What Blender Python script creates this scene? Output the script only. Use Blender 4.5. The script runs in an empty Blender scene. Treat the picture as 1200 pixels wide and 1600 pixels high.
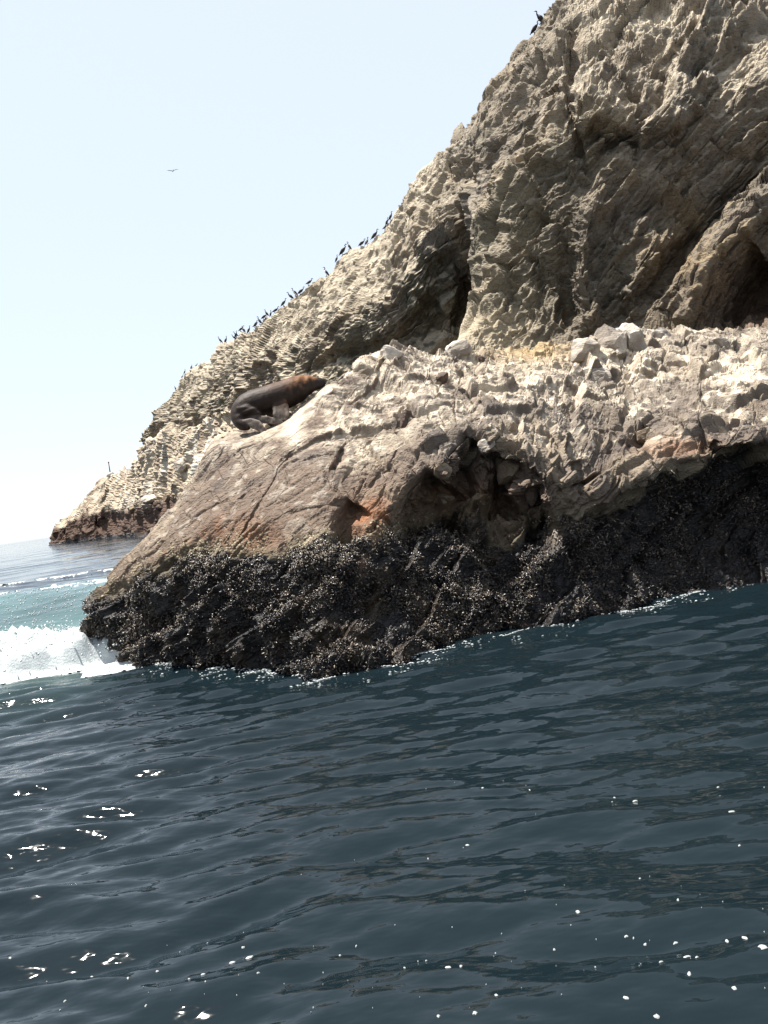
import bpy, bmesh, math, random
import numpy as np
from mathutils import Vector, Matrix

random.seed(7)
rng = np.random.default_rng(7)
SC = bpy.context.scene
COL = SC.collection
R = math.radians

# ------------------------------------------------------------------ camera
F_PX, W_PX, H_PX = 1200.0, 1200.0, 1600.0
CAM = np.array([0.0, 0.0, 2.6])
PITCH, ROLL = R(-1.84), R(8.5)
fwd = np.array([0, math.cos(PITCH), math.sin(PITCH)])
xh = np.array([1.0, 0, 0])
wup = np.cross(xh, fwd)
CR = math.cos(ROLL) * xh - math.sin(ROLL) * wup
CU = math.sin(ROLL) * xh + math.cos(ROLL) * wup
cam_d = bpy.data.cameras.new('camera')
cam_d.sensor_fit = 'VERTICAL'
cam_d.sensor_height = 24.0
cam_d.lens = 24.0 * F_PX / H_PX
cam_d.clip_start = 0.1
cam_d.clip_end = 60000
cam = bpy.data.objects.new('camera', cam_d)
COL.objects.link(cam)
m = Matrix(((CR[0], CU[0], -fwd[0], CAM[0]), (CR[1], CU[1], -fwd[1], CAM[1]),
            (CR[2], CU[2], -fwd[2], CAM[2]), (0, 0, 0, 1)))
cam.matrix_world = m
SC.camera = cam

# ------------------------------------------------------------------ light
SUN = np.array([-0.32, 0.10, 0.94]); SUN /= np.linalg.norm(SUN)
world = bpy.data.worlds.new('World'); SC.world = world
world.use_nodes = True
wn = world.node_tree
bg = wn.nodes['Background']
sky = wn.nodes.new('ShaderNodeTexSky')
sky.sky_type = 'NISHITA'
sky.sun_disc = False
sky.sun_elevation = math.asin(SUN[2])
sky.sun_rotation = math.atan2(SUN[0], SUN[1])
sky.air_density = 1.0
sky.dust_density = 0.4
sky.ozone_density = 1.0
veil = wn.nodes.new('ShaderNodeMix'); veil.data_type = 'RGBA'      # thin even sea haze over the whole sky
veil.inputs['Factor'].default_value = 0.72
veil.inputs['B'].default_value = (5.6, 6.1, 6.75, 1)
wn.links.new(sky.outputs[0], veil.inputs['A'])
wn.links.new(veil.outputs['Result'], bg.inputs[0])
bg.inputs[1].default_value = 0.066
sun_d = bpy.data.lights.new('sun', 'SUN')
sun_d.energy = 5.0
sun_d.angle = R(0.5)
sun_d.color = (1.0, 0.95, 0.87)
sun = bpy.data.objects.new('sun', sun_d)
sun.rotation_euler = Vector(SUN).to_track_quat('Z', 'Y').to_euler()
sun.location = (-20, 10, 60)
COL.objects.link(sun)
vs = SC.view_settings
vs.view_transform = 'Standard'; vs.look = 'None'; vs.gamma = 1.0
vs.use_curve_mapping = False
vs.exposure = 1.45
SC.cycles.use_denoising = True
SC.cycles.max_bounces = 6

# ------------------------------------------------------------------ projection helpers
def ray(px, py):
    px = np.asarray(px, float); py = np.asarray(py, float)
    d = (fwd + ((px - 600) / F_PX)[..., None] * CR + ((800 - py) / F_PX)[..., None] * CU)
    return d
def at(px, py, Y):
    """point on the sight line through a pixel of the photograph, at distance Y to the north"""
    d = ray(px, py)
    return CAM + d * (Y / d[..., 1])[..., None] if np.ndim(px) else CAM + d * (Y / d[1])
def on_sea(px, py, z=0.0):
    d = ray(px, py)
    return CAM + d * ((z - CAM[2]) / d[2])
def sea_at(px, Y, z=0.0):
    """point at height z and distance Y that the photograph shows in column px"""
    lo, hi = -4000.0, 6000.0
    for _ in range(60):
        mid = (lo + hi) / 2
        if at(px, mid, Y)[2] > z: lo = mid
        else: hi = mid
    return at(px, mid, Y)
def proj(P):
    v = P - CAM
    d = v @ fwd
    return 600 + F_PX * (v @ CR) / d, 800 - F_PX * (v @ CU) / d, d

# ------------------------------------------------------------------ noise
def _hash(ix, iy, iz, seed):
    h = (ix.astype(np.uint32) * np.uint32(374761393) + iy.astype(np.uint32) * np.uint32(668265263)
         + iz.astype(np.uint32) * np.uint32(2147483647) + np.uint32((seed * 1274126177 + 12345) & 0xffffffff))
    h = (h ^ (h >> np.uint32(13))) * np.uint32(1274126177)
    h = (h ^ (h >> np.uint32(15))) * np.uint32(2246822519)
    return h ^ (h >> np.uint32(13))
def _rnd(h, k):
    h = (h + np.uint32((k * 2654435761) & 0xffffffff)) * np.uint32(2246822519)
    h = (h ^ (h >> np.uint32(15))) * np.uint32(3266489917)
    h = h ^ (h >> np.uint32(16))
    return (h & np.uint32(0xffffff)).astype(np.float32) / np.float32(16777216.0)
def vnoise(p, seed=0):
    q = np.floor(p); f = (p - q).astype(np.float32); f = f * f * f * (f * (f * 6 - 15) + 10)
    i = q.astype(np.int64)
    out = 0
    for dx in (0, 1):
        wx = f[:, 0] if dx else 1 - f[:, 0]
        for dy in (0, 1):
            wy = f[:, 1] if dy else 1 - f[:, 1]
            for dz in (0, 1):
                wz = f[:, 2] if dz else 1 - f[:, 2]
                out = out + wx * wy * wz * _rnd(_hash(i[:, 0] + dx, i[:, 1] + dy, i[:, 2] + dz, seed), 1)
    return out * 2 - 1
def fbm(p, octaves=4, seed=0, gain=0.5):
    a, s, t = 1.0, 0.0, 0.0
    for o in range(octaves):
        s = s + a * vnoise(p * (2.03 ** o) + o * 17.3, seed + o); t += a; a *= gain
    return s / t
def facet(p, seed=0, tilt=1.0):
    """broken-rock relief: every cell of a jittered lattice is a plane of its own height and tilt"""
    q0 = np.floor(p - 0.5)
    i0 = q0.astype(np.int64)
    n = len(p)
    b1 = np.full(n, 1e9, np.float32); b2 = np.full(n, 1e9, np.float32)
    val = np.zeros(n, np.float32); ident = np.zeros(n, np.float32)
    for dx in (0, 1):
        for dy in (0, 1):
            for dz in (0, 1):
                h = _hash(i0[:, 0] + dx, i0[:, 1] + dy, i0[:, 2] + dz, seed)
                ox = (p[:, 0] - q0[:, 0] - dx - 0.05 - 0.9 * _rnd(h, 1)).astype(np.float32)
                oy = (p[:, 1] - q0[:, 1] - dy - 0.05 - 0.9 * _rnd(h, 2)).astype(np.float32)
                oz = (p[:, 2] - q0[:, 2] - dz - 0.05 - 0.9 * _rnd(h, 3)).astype(np.float32)
                d = ox * ox + oy * oy + oz * oz
                v = (_rnd(h, 4) - 0.5) * 1.2 + tilt * ((_rnd(h, 5) - 0.5) * ox + (_rnd(h, 6) - 0.5) * oy + (_rnd(h, 7) - 0.5) * oz) * 2
                new = d < b1
                b2 = np.where(new, b1, np.minimum(b2, d))
                val = np.where(new, v, val); ident = np.where(new, _rnd(h, 8), ident)
                b1 = np.where(new, d, b1)
    return val, np.sqrt(b2) - np.sqrt(b1), ident
def chips(p, seed=0, tilt=0.8, sharp=1.0):
    """conchoidal chips knocked off the rock: scoops that meet in sharp arrises"""
    q0 = np.floor(p - 0.5)
    i0 = q0.astype(np.int64)
    best = np.full(len(p), 1e9, np.float32)
    for dx in (0, 1):
        for dy in (0, 1):
            for dz in (0, 1):
                h = _hash(i0[:, 0] + dx, i0[:, 1] + dy, i0[:, 2] + dz, seed)
                ox = (p[:, 0] - q0[:, 0] - dx - 0.1 - 0.8 * _rnd(h, 1)).astype(np.float32)
                oy = (p[:, 1] - q0[:, 1] - dy - 0.1 - 0.8 * _rnd(h, 2)).astype(np.float32)
                oz = (p[:, 2] - q0[:, 2] - dz - 0.1 - 0.8 * _rnd(h, 3)).astype(np.float32)
                v = (_rnd(h, 4) - 0.5) * 0.7 + sharp * (ox * ox + oy * oy + oz * oz) + tilt * ((_rnd(h, 5) - 0.5) * ox + (_rnd(h, 6) - 0.5) * oy + (_rnd(h, 7) - 0.5) * oz) * 2
                best = np.minimum(best, v)
    return best - 0.1
def blocks(p, seed=0, tilt=0.7, shingle=0.5):
    """jointed rock: blocks bounded by three families of roughly parallel joints, each with its own set-back and tilt"""
    c = p[:, 2]; ic = np.floor(c); z0 = np.zeros(len(p), np.int64); jc = ic.astype(np.int64)
    b = p[:, 1] + 3.0 * _rnd(_hash(jc, z0, z0, seed), 1); ib = np.floor(b); jb = ib.astype(np.int64)
    a = p[:, 0] + 3.0 * _rnd(_hash(jc, jb, z0, seed + 1), 2); ia = np.floor(a); ja = ia.astype(np.int64)
    h = _hash(ja, jb, jc, seed + 2)
    fa, fb, fc = (a - ia).astype(np.float32), (b - ib).astype(np.float32), (c - ic).astype(np.float32)
    v = (_rnd(h, 3) - 0.5) * 1.3 + shingle * (fc - 0.5) + tilt * ((_rnd(h, 4) - 0.5) * (fa - 0.5) + (_rnd(h, 5) - 0.5) * (fb - 0.5) + (_rnd(h, 6) - 0.5) * (fc - 0.5)) * 2
    e = np.minimum(np.minimum(np.minimum(fa, 1 - fa), np.minimum(fb, 1 - fb)), np.minimum(fc, 1 - fc))
    return v, e, _rnd(h, 7)
def sstep(a, b, x):
    t = np.clip((x - a) / (b - a), 0, 1)
    return t * t * (3 - 2 * t)

# ------------------------------------------------------------------ object helpers
def tag(o, label=None, cat=None, group=None, kind=None):
    if label: o['label'] = label
    if cat: o['category'] = cat
    if group: o['group'] = group
    if kind: o['kind'] = kind
    return o
def mesh_np(name, V, F, smooth=True, cols=None, attrs=None):
    me = bpy.data.meshes.new(name)
    V = np.asarray(V, np.float32); F = np.asarray(F, np.int32)
    k = F.shape[1]
    me.vertices.add(len(V)); me.vertices.foreach_set('co', V.ravel())
    me.loops.add(F.size); me.loops.foreach_set('vertex_index', F.ravel())
    me.polygons.add(len(F))
    me.polygons.foreach_set('loop_start', np.arange(0, F.size, k, dtype=np.int32))
    me.polygons.foreach_set('loop_total', np.full(len(F), k, np.int32))
    me.polygons.foreach_set('use_smooth', np.full(len(F), smooth, bool))
    me.update(calc_edges=True)
    if cols is not None:
        a = me.attributes.new('tint', 'FLOAT_COLOR', 'POINT')
        c = np.ones((len(V), 4), np.float32); c[:, :3] = cols
        a.data.foreach_set('color', c.ravel())
    for nm, arr in (attrs or {}).items():
        a = me.attributes.new(nm, 'FLOAT', 'POINT')
        a.data.foreach_set('value', np.asarray(arr, np.float32).ravel())
    return me
def obj(name, me, mat=None, parent=None):
    o = bpy.data.objects.new(name, me)
    COL.objects.link(o)
    if mat is not None and me is not None and not me.materials: me.materials.append(mat)
    if parent: o.parent = parent
    return o
def new_mat(name):
    mt = bpy.data.materials.new(name); mt.use_nodes = True
    nt = mt.node_tree
    return mt, nt, nt.nodes['Principled BSDF']
def node(nt, typ, **kw):
    n = nt.nodes.new(typ)
    for k, v in kw.items():
        if k in n.inputs: n.inputs[k].default_value = v
        else: setattr(n, k, v)
    return n
def math_node(nt, op, a, b=None):
    n = nt.nodes.new('ShaderNodeMath'); n.operation = op
    for i, v in enumerate((a, b)):
        if v is None: continue
        if isinstance(v, (int, float)): n.inputs[i].default_value = v
        else: nt.links.new(v, n.inputs[i])
    return n.outputs[0]

def rock_material(name, scale, bump, rough=0.9, contrast=0.5):
    mt, nt, bs = new_mat(name)
    L = nt.links.new
    at_ = node(nt, 'ShaderNodeAttribute', attribute_name='tint')
    wet = node(nt, 'ShaderNodeAttribute', attribute_name='wet')
    tc = node(nt, 'ShaderNodeTexCoord')
    n1 = node(nt, 'ShaderNodeTexNoise', Scale=scale, Detail=8.0, Roughness=0.68)
    n2 = node(nt, 'ShaderNodeTexNoise', Scale=scale * 5.3, Detail=6.0, Roughness=0.7)
    vo = node(nt, 'ShaderNodeTexVoronoi', Scale=scale * 2.6)
    vo.feature = 'DISTANCE_TO_EDGE'
    mp = node(nt, 'ShaderNodeMapping')
    mp.inputs['Rotation'].default_value = (0.35, 0.75, 0.2)
    mp.inputs['Scale'].default_value = (0.55, 1.0, 1.5)
    L(tc.outputs['Object'], mp.inputs[0])
    for n in (n1, n2, vo): L(mp.outputs[0], n.inputs['Vector'])
    v1 = math_node(nt, 'MULTIPLY_ADD', n1.outputs[0], contrast * 2.0)
    v1.node.inputs[2].default_value = 1.0 - contrast
    v2 = math_node(nt, 'MULTIPLY_ADD', n2.outputs[0], contrast * 1.4)
    v2.node.inputs[2].default_value = 1.0 - contrast * 0.7
    v = math_node(nt, 'MULTIPLY', v1, v2)
    mx = node(nt, 'ShaderNodeVectorMath', operation='SCALE')
    L(at_.outputs['Color'], mx.inputs[0]); L(v, mx.inputs['Scale'])
    L(mx.outputs[0], bs.inputs['Base Color'])
    ro = math_node(nt, 'MULTIPLY_ADD', wet.outputs['Fac'], -0.5)
    ro.node.inputs[2].default_value = rough
    L(ro, bs.inputs['Roughness'])
    bs.inputs['Specular IOR Level'].default_value = 0.3
    cr = math_node(nt, 'MINIMUM', math_node(nt, 'MULTIPLY', vo.outputs['Distance'], 5.0), 0.5)
    h = math_node(nt, 'ADD', math_node(nt, 'ADD', n1.outputs[0], math_node(nt, 'MULTIPLY', n2.outputs[0], 0.45)), math_node(nt, 'MULTIPLY', cr, 0.35))
    bp = node(nt, 'ShaderNodeBump', Strength=1.0, Distance=bump)
    L(h, bp.inputs['Height']); L(bp.outputs[0], bs.inputs['Normal'])
    return mt

M_CLIFF = rock_material('cliff_rock', 1.1, 0.16)
M_OUT = rock_material('outcrop_rock', 3.2, 0.045, 0.85, 0.42)
M_HEAD = rock_material('headland_rock', 0.5, 0.3)

# ------------------------------------------------------------------ lofted rock sheets
def catmull(P, t):
    """P (n,...,3) control stations, t array of params in [0,n-1]"""
    n = len(P)
    i = np.clip(np.floor(t).astype(int), 0, n - 2)
    u = (t - i)
    g = lambda k: P[np.clip(k, 0, n - 1)]
    p0, p1, p2, p3 = g(i - 1), g(i), g(i + 1), g(i + 2)
    sh = (len(t),) + (1,) * (P.ndim - 1)
    u = u.reshape(sh)
    k = 0.42
    m1 = k * (p2 - p0); m2 = k * (p3 - p1)
    u2, u3 = u * u, u * u * u
    return (2 * u3 - 3 * u2 + 1) * p1 + (u3 - 2 * u2 + u) * m1 + (-2 * u3 + 3 * u2) * p2 + (u3 - u2) * m2
def params(counts):
    t = [i + np.arange(c) / c for i, c in enumerate(counts)]
    return np.concatenate(t + [np.array([float(len(counts))])])
def grid_normals(G, flip=False):
    du = np.gradient(G, axis=0); dv = np.gradient(G, axis=1)
    n = np.cross(du, dv)
    n /= np.linalg.norm(n, axis=2, keepdims=True) + 1e-12
    return -n if flip else n
def blur(A, k):
    for _ in range(k):
        B = A.copy()
        B[1:-1] = (A[:-2] + 2 * A[1:-1] + A[2:]) / 4
        A = B.copy()
        A[:, 1:-1] = (B[:, :-2] + 2 * B[:, 1:-1] + B[:, 2:]) / 4
    return A
def smooth_normals(G, k):
    n = blur(grid_normals(blur(G, k)), 2)
    return n / (np.linalg.norm(n, axis=2, keepdims=True) + 1e-12)
def grid_faces(nu, nv):
    a = (np.arange(nu - 1)[:, None] * nv + np.arange(nv - 1)[None, :]).ravel()
    return np.stack([a, a + nv, a + nv + 1, a + 1], 1)
def seg_dist(px, py, pts):
    """signed distance (left of travel +) and nearest distance to a polyline in photograph pixels"""
    best = np.full(px.shape, 1e9); side = np.zeros(px.shape); tt = np.zeros(px.shape)
    pts = np.array(pts, float)
    ln = np.linalg.norm(np.diff(pts, axis=0), axis=1); cum = np.concatenate([[0], np.cumsum(ln)])
    for k in range(len(pts) - 1):
        a, b = pts[k], pts[k + 1]
        d = b - a; L2 = d @ d
        t = np.clip(((px - a[0]) * d[0] + (py - a[1]) * d[1]) / L2, 0, 1)
        ex, ey = px - a[0] - t * d[0], py - a[1] - t * d[1]
        dd = np.hypot(ex, ey)
        s = np.sign(d[0] * ey - d[1] * ex)
        m_ = dd < best
        best = np.where(m_, dd, best); side = np.where(m_, s, side)
        tt = np.where(m_, (cum[k] + t * ln[k]) / cum[-1], tt)
    return best, side, tt
def stroke(G, front, pts, wl, wr, depth, power=2.0, ends=0.12):
    """carve (+) or raise (-) a line across a sheet; widths to the two sides in photograph pixels, depth in metres"""
    px, py, _ = proj(G.reshape(-1, 3))
    px = px.reshape(G.shape[:2]); py = py.reshape(G.shape[:2])
    d, s, t = seg_dist(px, py, pts)
    w = np.where(s > 0, wr, wl)
    a = np.exp(-(d / w) ** power) * front
    if ends: a = a * sstep(0, ends, t + ends * 0.3) * sstep(0, ends, 1 - t + ends * 0.3)
    v = G - CAM
    v = v / np.linalg.norm(v, axis=2, keepdims=True)
    return G + v * (a * depth)[..., None]

# ================================================================== ROCK OUTCROP (foreground)
def OW(px, py): return ('w', px, py)
sections = [
    # bottom to top: waterline, wall, mussel edge, under lip, lip, slope, slope, slope, crest   (column, row, distance)
    [(212, 1040, 14.3), (158, 985, 14.7), (130, 946, 15.0), (165, 900, 15.2), (205, 858, 15.5), (245, 815, 15.9), (298, 752, 16.3), (330, 694, 16.6), (350, 683, 16.9)],
    [(252, 1043, 13.7), (232, 985, 13.8), (222, 930, 14.0), (232, 885, 14.2), (250, 850, 14.5), (278, 805, 15.0), (315, 748, 15.7), (345, 700, 16.1), (366, 681, 16.5)],
    [(300, 1045, 13.0), (296, 975, 13.15), (296, 900, 13.4), (302, 858, 13.7), (312, 820, 14.1), (330, 778, 14.7), (352, 730, 15.4), (378, 704, 15.6), (396, 682, 16.1)],
    [(400, 1042, 12.2), (400, 965, 12.4), (400, 895, 12.7), (400, 858, 12.95), (400, 815, 13.4), (405, 770, 14.1), (415, 725, 14.9), (428, 696, 15.3), (444, 661, 16.05)],
    [(505, 1052, 11.5), (505, 960, 11.7), (505, 880, 12.05), (505, 845, 12.3), (500, 805, 12.8), (500, 755, 13.6), (495, 705, 14.6), (500, 658, 15.4), (512, 610, 16.5)],
    [(600, 1036, 11.9), (600, 950, 12.1), (600, 875, 12.45), (600, 838, 12.7), (600, 795, 12.9), (600, 745, 13.6), (600, 685, 14.8), (602, 615, 16.6), (612, 550, 18.6)],
    [(690, 1006, 12.4), (690, 930, 12.6), (685, 860, 13.0), (682, 800, 13.3), (672, 745, 12.95), (665, 712, 13.4), (665, 665, 14.6), (668, 610, 16.6), (678, 552, 18.9)],
    [(770, 985, 12.75), (766, 920, 12.95), (762, 860, 13.25), (760, 780, 13.7), (757, 700, 13.6), (755, 668, 13.9), (756, 640, 15.0), (760, 602, 17.0), (766, 550, 19.6)],
    [(860, 972, 12.9), (860, 900, 13.05), (860, 835, 13.2), (860, 785, 13.15), (860, 738, 13.2), (860, 692, 13.9), (860, 642, 15.3), (860, 592, 17.2), (855, 538, 20.0)],
    [(960, 950, 13.5), (955, 890, 13.7), (950, 830, 13.8), (950, 792, 13.75), (950, 752, 13.7), (950, 702, 14.5), (950, 652, 15.8), (955, 592, 17.6), (962, 522, 20.2)],
    [(1050, 930, 13.9), (1050, 870, 14.1), (1050, 805, 14.5), (1050, 768, 14.5), (1045, 735, 13.5), (1045, 692, 14.2), (1045, 642, 15.6), (1045, 582, 17.8), (1045, 517, 20.5)],
    [(1150, 912, 14.3), (1150, 850, 14.5), (1150, 785, 14.9), (1150, 738, 14.8), (1150, 695, 13.4), (1150, 652, 14.2), (1150, 612, 15.7), (1150, 562, 17.8), (1150, 517, 20.5)],
    [(1260, 893, 14.5), (1260, 830, 14.7), (1260, 768, 15.1), (1260, 728, 14.9), (1260, 682, 13.5), (1260, 640, 14.4), (1260, 592, 16.0), (1260, 542, 18.2), (1260, 492, 21.0)],
    [(1450, 862, 15.0), (1450, 800, 15.2), (1450, 740, 15.5), (1450, 700, 15.3), (1450, 650, 14.4), (1450, 610, 15.2), (1450, 560, 17.0), (1450, 505, 19.4), (1450, 450, 22.5)],
    [(1750, 815, 15.8), (1750, 750, 16.0), (1750, 690, 16.3), (1750, 640, 16.1), (1750, 600, 15.4), (1750, 555, 16.4), (1750, 500, 18.4), (1750, 440, 21.0), (1750, 370, 24.5)],
]
ctrl = []
for s in sections:
    pts = [at(*q) for q in s]
    w = on_sea(s[0][0], s[0][1]); pts[0] = w
    up = [w + np.array([0.0, 0.35, -1.3]), w + np.array([0.0, 0.1, -0.5])]
    c = pts[-1]
    ctrl.append(up + pts + [c + np.array([0.1, 0.9, 0.03 if s[8][0] < 520 else -0.25]), c + np.array([0.3, 3.0, -1.9]), c + np.array([0.6, 6.0, -c[2] - 0.8])])
ctrl = np.array(ctrl)
# the far side of the nose closes round behind the visible edge
side1 = ctrl[0] + np.array([0.9, 1.8, 0.0]); side1[:, 2] -= 0.05
side2 = ctrl[0] + np.array([3.2, 5.0, -0.3]); side2[:, 2] = side2[:, 2] * 0.8
ctrl = np.concatenate([side2[None], side1[None], ctrl])
ucount = [14, 26, 44, 52, 78, 84, 78, 76, 68, 74, 84, 78, 84, 84, 40, 24]
vcount = [3, 6, 50, 50, 42, 36, 46, 52, 64, 70, 14, 8, 5]
tu, tv = params(ucount), params(vcount)
G = catmull(ctrl, tu)
G = np.swapaxes(catmull(np.swapaxes(G, 0, 1), tv), 0, 1)
VV = np.broadcast_to(tv[None, :], G.shape[:2])
UU = np.broadcast_to(tu[:, None], G.shape[:2])
front = sstep(1.0, 2.0, VV) * (1 - sstep(9.6, 11.2, VV)) * sstep(1.2, 2.0, UU)

N0 = smooth_normals(G, 12)
# hollows, cracks and lips that the photograph shows
G = stroke(G, front, [(545, 855), (540, 815), (560, 785)], 16, 20, 0.6)
G = stroke(G, front, [(650, 860), (640, 820), (660, 780), (690, 745)], 24, 30, 1.05)
G = stroke(G, front, [(705, 760), (700, 800), (700, 850)], 24, 28, 0.85)
G = stroke(G, front, [(745, 685), (725, 735), (730, 790)], 16, 18, 0.85)
G = stroke(G, front, [(790, 715), (782, 770), (790, 810)], 24, 26, 1.2)
G = stroke(G, front, [(830, 760), (838, 810), (845, 840)], 14, 16, 0.5)
G = stroke(G, front, [(815, 690), (850, 735), (855, 790)], 8, 10, -0.30)
G = stroke(G, front, [(755, 700), (770, 735)], 9, 9, -0.35)
G = stroke(G, front, [(688, 715), (694, 770)], 10, 10, -0.30)
G = stroke(G, front, [(905, 775), (912, 745), (900, 715)], 10, 12, 0.35)
G = stroke(G, front, [(978, 715), (995, 690), (1010, 670)], 8, 12, 0.35)
G = stroke(G, front, [(1005, 720), (1000, 690)], 9, 9, 0.30)
G = stroke(G, front, [(1030, 755), (1045, 730), (1095, 720), (1110, 690)], 12, 14, 0.30)
G = stroke(G, front, [(1097, 600), (1095, 660), (1100, 700)], 4, 4, 0.25)
G = stroke(G, front, [(1110, 690), (1125, 712)], 12, 12, 0.35)
G = stroke(G, front, [(1098, 600), (1110, 575), (1140, 550), (1165, 540)], 8, 12, 0.5)
G = stroke(G, front, [(1072, 545), (1085, 540)], 8, 8, 0.35)
G = stroke(G, front, [(512, 745), (525, 730), (537, 700)], 5, 7, 0.28, ends=0.3)
G = stroke(G, front, [(628, 672), (632, 640)], 7, 8, 0.22, ends=0.3)
G = stroke(G, front, [(735, 665), (748, 648)], 9, 9, 0.35, ends=0.3)
G = stroke(G, front, [(362, 850), (382, 825), (420, 765), (440, 735), (470, 700)], 2.6, 3.2, 0.09)
G = stroke(G, front, [(300, 765), (355, 700)], 2.4, 2.4, 0.06)
G = stroke(G, front, [(575, 760), (600, 735), (640, 690)], 2.2, 3, 0.08)
G = stroke(G, front, [(450, 800), (500, 790), (540, 780)], 3, 3, 0.06)
G = stroke(G, front, [(930, 640), (980, 600), (1060, 580)], 4, 4, 0.12)
G = stroke(G, front, [(870, 770), (930, 745), (960, 735)], 4, 5, 0.2)
G = stroke(G, front, [(690, 605), (720, 590), (735, 570)], 9, 9, 0.3)
G = stroke(G, front, [(950, 500), (965, 560)], 30, 30, -0.3)

P = G.reshape(-1, 3)
N = 0.75 * N0.reshape(-1, 3) + 0.25 * smooth_normals(G, 10).reshape(-1, 3)
N /= np.linalg.norm(N, axis=1, keepdims=True)
px, py, _ = proj(P)
fr = front.ravel(); vv = VV.ravel(); uu = UU.ravel()
strike = np.array([[0.85, 0.1, 0.45], [-0.2, 0.95, 0.15], [-0.5, -0.2, 0.85]])   # bedding frame
Q = P @ strike.T
slab = (1 - sstep(470, 640, px)) * sstep(4.5, 6.0, vv)            # the smooth slab below the sea lion
mus = 1 - sstep(4.0, 5.4, vv)
rough_w = np.clip(1.0 - 0.72 * slab, 0, 1)
wq = np.stack([fbm(P * 0.9, 2, 61), fbm(P * 0.9 + 9, 2, 62), fbm(P * 0.9 + 21, 2, 63)], 1)
wf = np.stack([fbm(P * 3.5, 2, 64), fbm(P * 3.5 + 9, 2, 65), fbm(P * 3.5 + 21, 2, 66)], 1)
f1, e1, id1 = blocks((Q + 0.22 * wq) * np.array([0.62, 0.8, 1.35]), 3, 0.8, 0.6)
f2, e2, id2 = blocks((Q + 0.12 * wq + 0.03 * wf) * np.array([1.7, 2.1, 3.6]), 4, 0.9, 0.6)
f3, e3, id3 = blocks((Q + 0.10 * wq + 0.03 * wf) * np.array([4.4, 5.2, 9.5]), 9, 0.9, 0.6)
f4, e4, id4 = facet(Q * np.array([11, 14, 20]), 12, 1.0)
k1 = chips(Q * np.array([1.1, 1.3, 1.8]) + 0.3 * fbm(P * 1.1, 2, 15)[:, None], 21, 1.0)
k2 = chips(Q * np.array([3.2, 3.8, 6.0]), 22, 1.0)
k3 = chips(Q * np.array([8.5, 10, 15]), 23, 1.0)
big = fbm(P * 0.7, 3, 2)
f1 = f1 * sstep(0, 0.07, e1); f2 = f2 * sstep(0, 0.11, e2); f3 = f3 * sstep(0, 0.16, e3)
disp = 0.10 * big + rough_w * (0.24 * f1 + 0.105 * f2 + 0.07 * k1) + (0.22 + 0.78 * rough_w) * (0.036 * f3 + 0.018 * k3) + 0.006 * f4 + slab * 0.018 * f2
alc = np.exp(-(((px - 745) / 105) ** 2 + ((py - 765) / 80) ** 2) ** 2)
disp += alc * (0.16 * f2 + 0.05 * f3 + 0.10 * f1)
disp -= (0.042 * rough_w + 0.002) * (1 - sstep(0.0, 0.07, e2)) * (1 - 0.7 * mus) * (id2 > 0.35) + 0.03 * (1 - 0.75 * slab) * (1 - sstep(0, 0.04, e1)) * (id1 > 0.3) + 0.008 * (1 - sstep(0, 0.08, e3)) * (id3 > 0.5)
lump = fbm(P * 2.3, 3, 31)
disp += mus * (0.13 * lump + 0.07 * fbm(P * 6.5, 2, 33))
disp *= (0.15 + 0.85 * sstep(0.8, 2.2, vv))
disp *= 1 - 0.6 * np.exp(-((vv - 5.35) / 0.55) ** 2) * sstep(10.5, 12, uu)
seat = np.exp(-(((px - 425) / 95) ** 2 + ((py - 655) / 40) ** 2)) * (vv > 8)
disp *= 1 - 0.75 * seat
P2 = P + N * disp[:, None]
G2 = P2.reshape(G.shape)
N2 = smooth_normals(G2, 1).reshape(-1, 3)
P2 = P2 + N2 * (0.010 * fbm(P2 * 9, 3, 41) * (0.4 + 0.6 * rough_w))[:, None]
G2 = P2.reshape(G.shape)
NO = smooth_normals(G2, 1).reshape(-1, 3)
opx, opy, opd = proj(P2)

# rock colours: dry mauve-brown rock, guano, rust, dark intertidal belt with painted lip shade at right
c_mauve = np.array([0.152, 0.110, 0.081]); c_grey = np.array([0.158, 0.136, 0.112]); c_tan = np.array([0.27, 0.215, 0.155])
c_guano = np.array([0.60, 0.515, 0.405]); c_rust = np.array([0.25, 0.105, 0.045]); c_dark = np.array([0.014, 0.012, 0.012])
c_brown = np.array([0.125, 0.09, 0.062])
def mixc(a, b, t): return a * (1 - t[:, None]) + b * t[:, None]
n_a = fbm(P * 0.9, 4, 51); n_b = fbm(P * 2.6, 4, 52); n_c = fbm(P * 7, 3, 53)
col = np.repeat(c_mauve[None], len(P), 0)
col = mixc(col, c_grey, sstep(560, 700, opx) * (0.6 + 0.4 * n_b))
col = mixc(col, c_tan, sstep(0.0, 0.35, n_a) * 0.6)
stain = fbm(P * np.array([1.6, 1.6, 0.5]), 4, 55)
col = mixc(col, np.array([0.105, 0.085, 0.075]), sstep(0.05, 0.4, stain) * 0.6)
col = mixc(col, np.array([0.40, 0.35, 0.29]), sstep(0.22, 0.5, n_c + 0.4 * n_b) * slab * 0.5)
upper = sstep(700, 610, opy + 40 * n_a - 0.03 * (opx - 600)) * sstep(430, 560, opx)
topw = sstep(6.8 , 9.0, vv + 0.9 * n_a) * (0.5 + 0.5 * sstep(380, 560, opx)) * (1 - 0.45 * sstep(800, 900, opx))
guano = np.clip(topw * (0.58 + 1.1 * n_b + 0.55 * (id2 - 0.5) + 0.5 * n_c), 0, 1)
splash = sstep(0.12, 0.36, n_b + 0.6 * n_c) * sstep(6.2, 7.4, vv) * sstep(560, 700, opx) * 0.75
guano = np.maximum(guano, splash)
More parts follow.
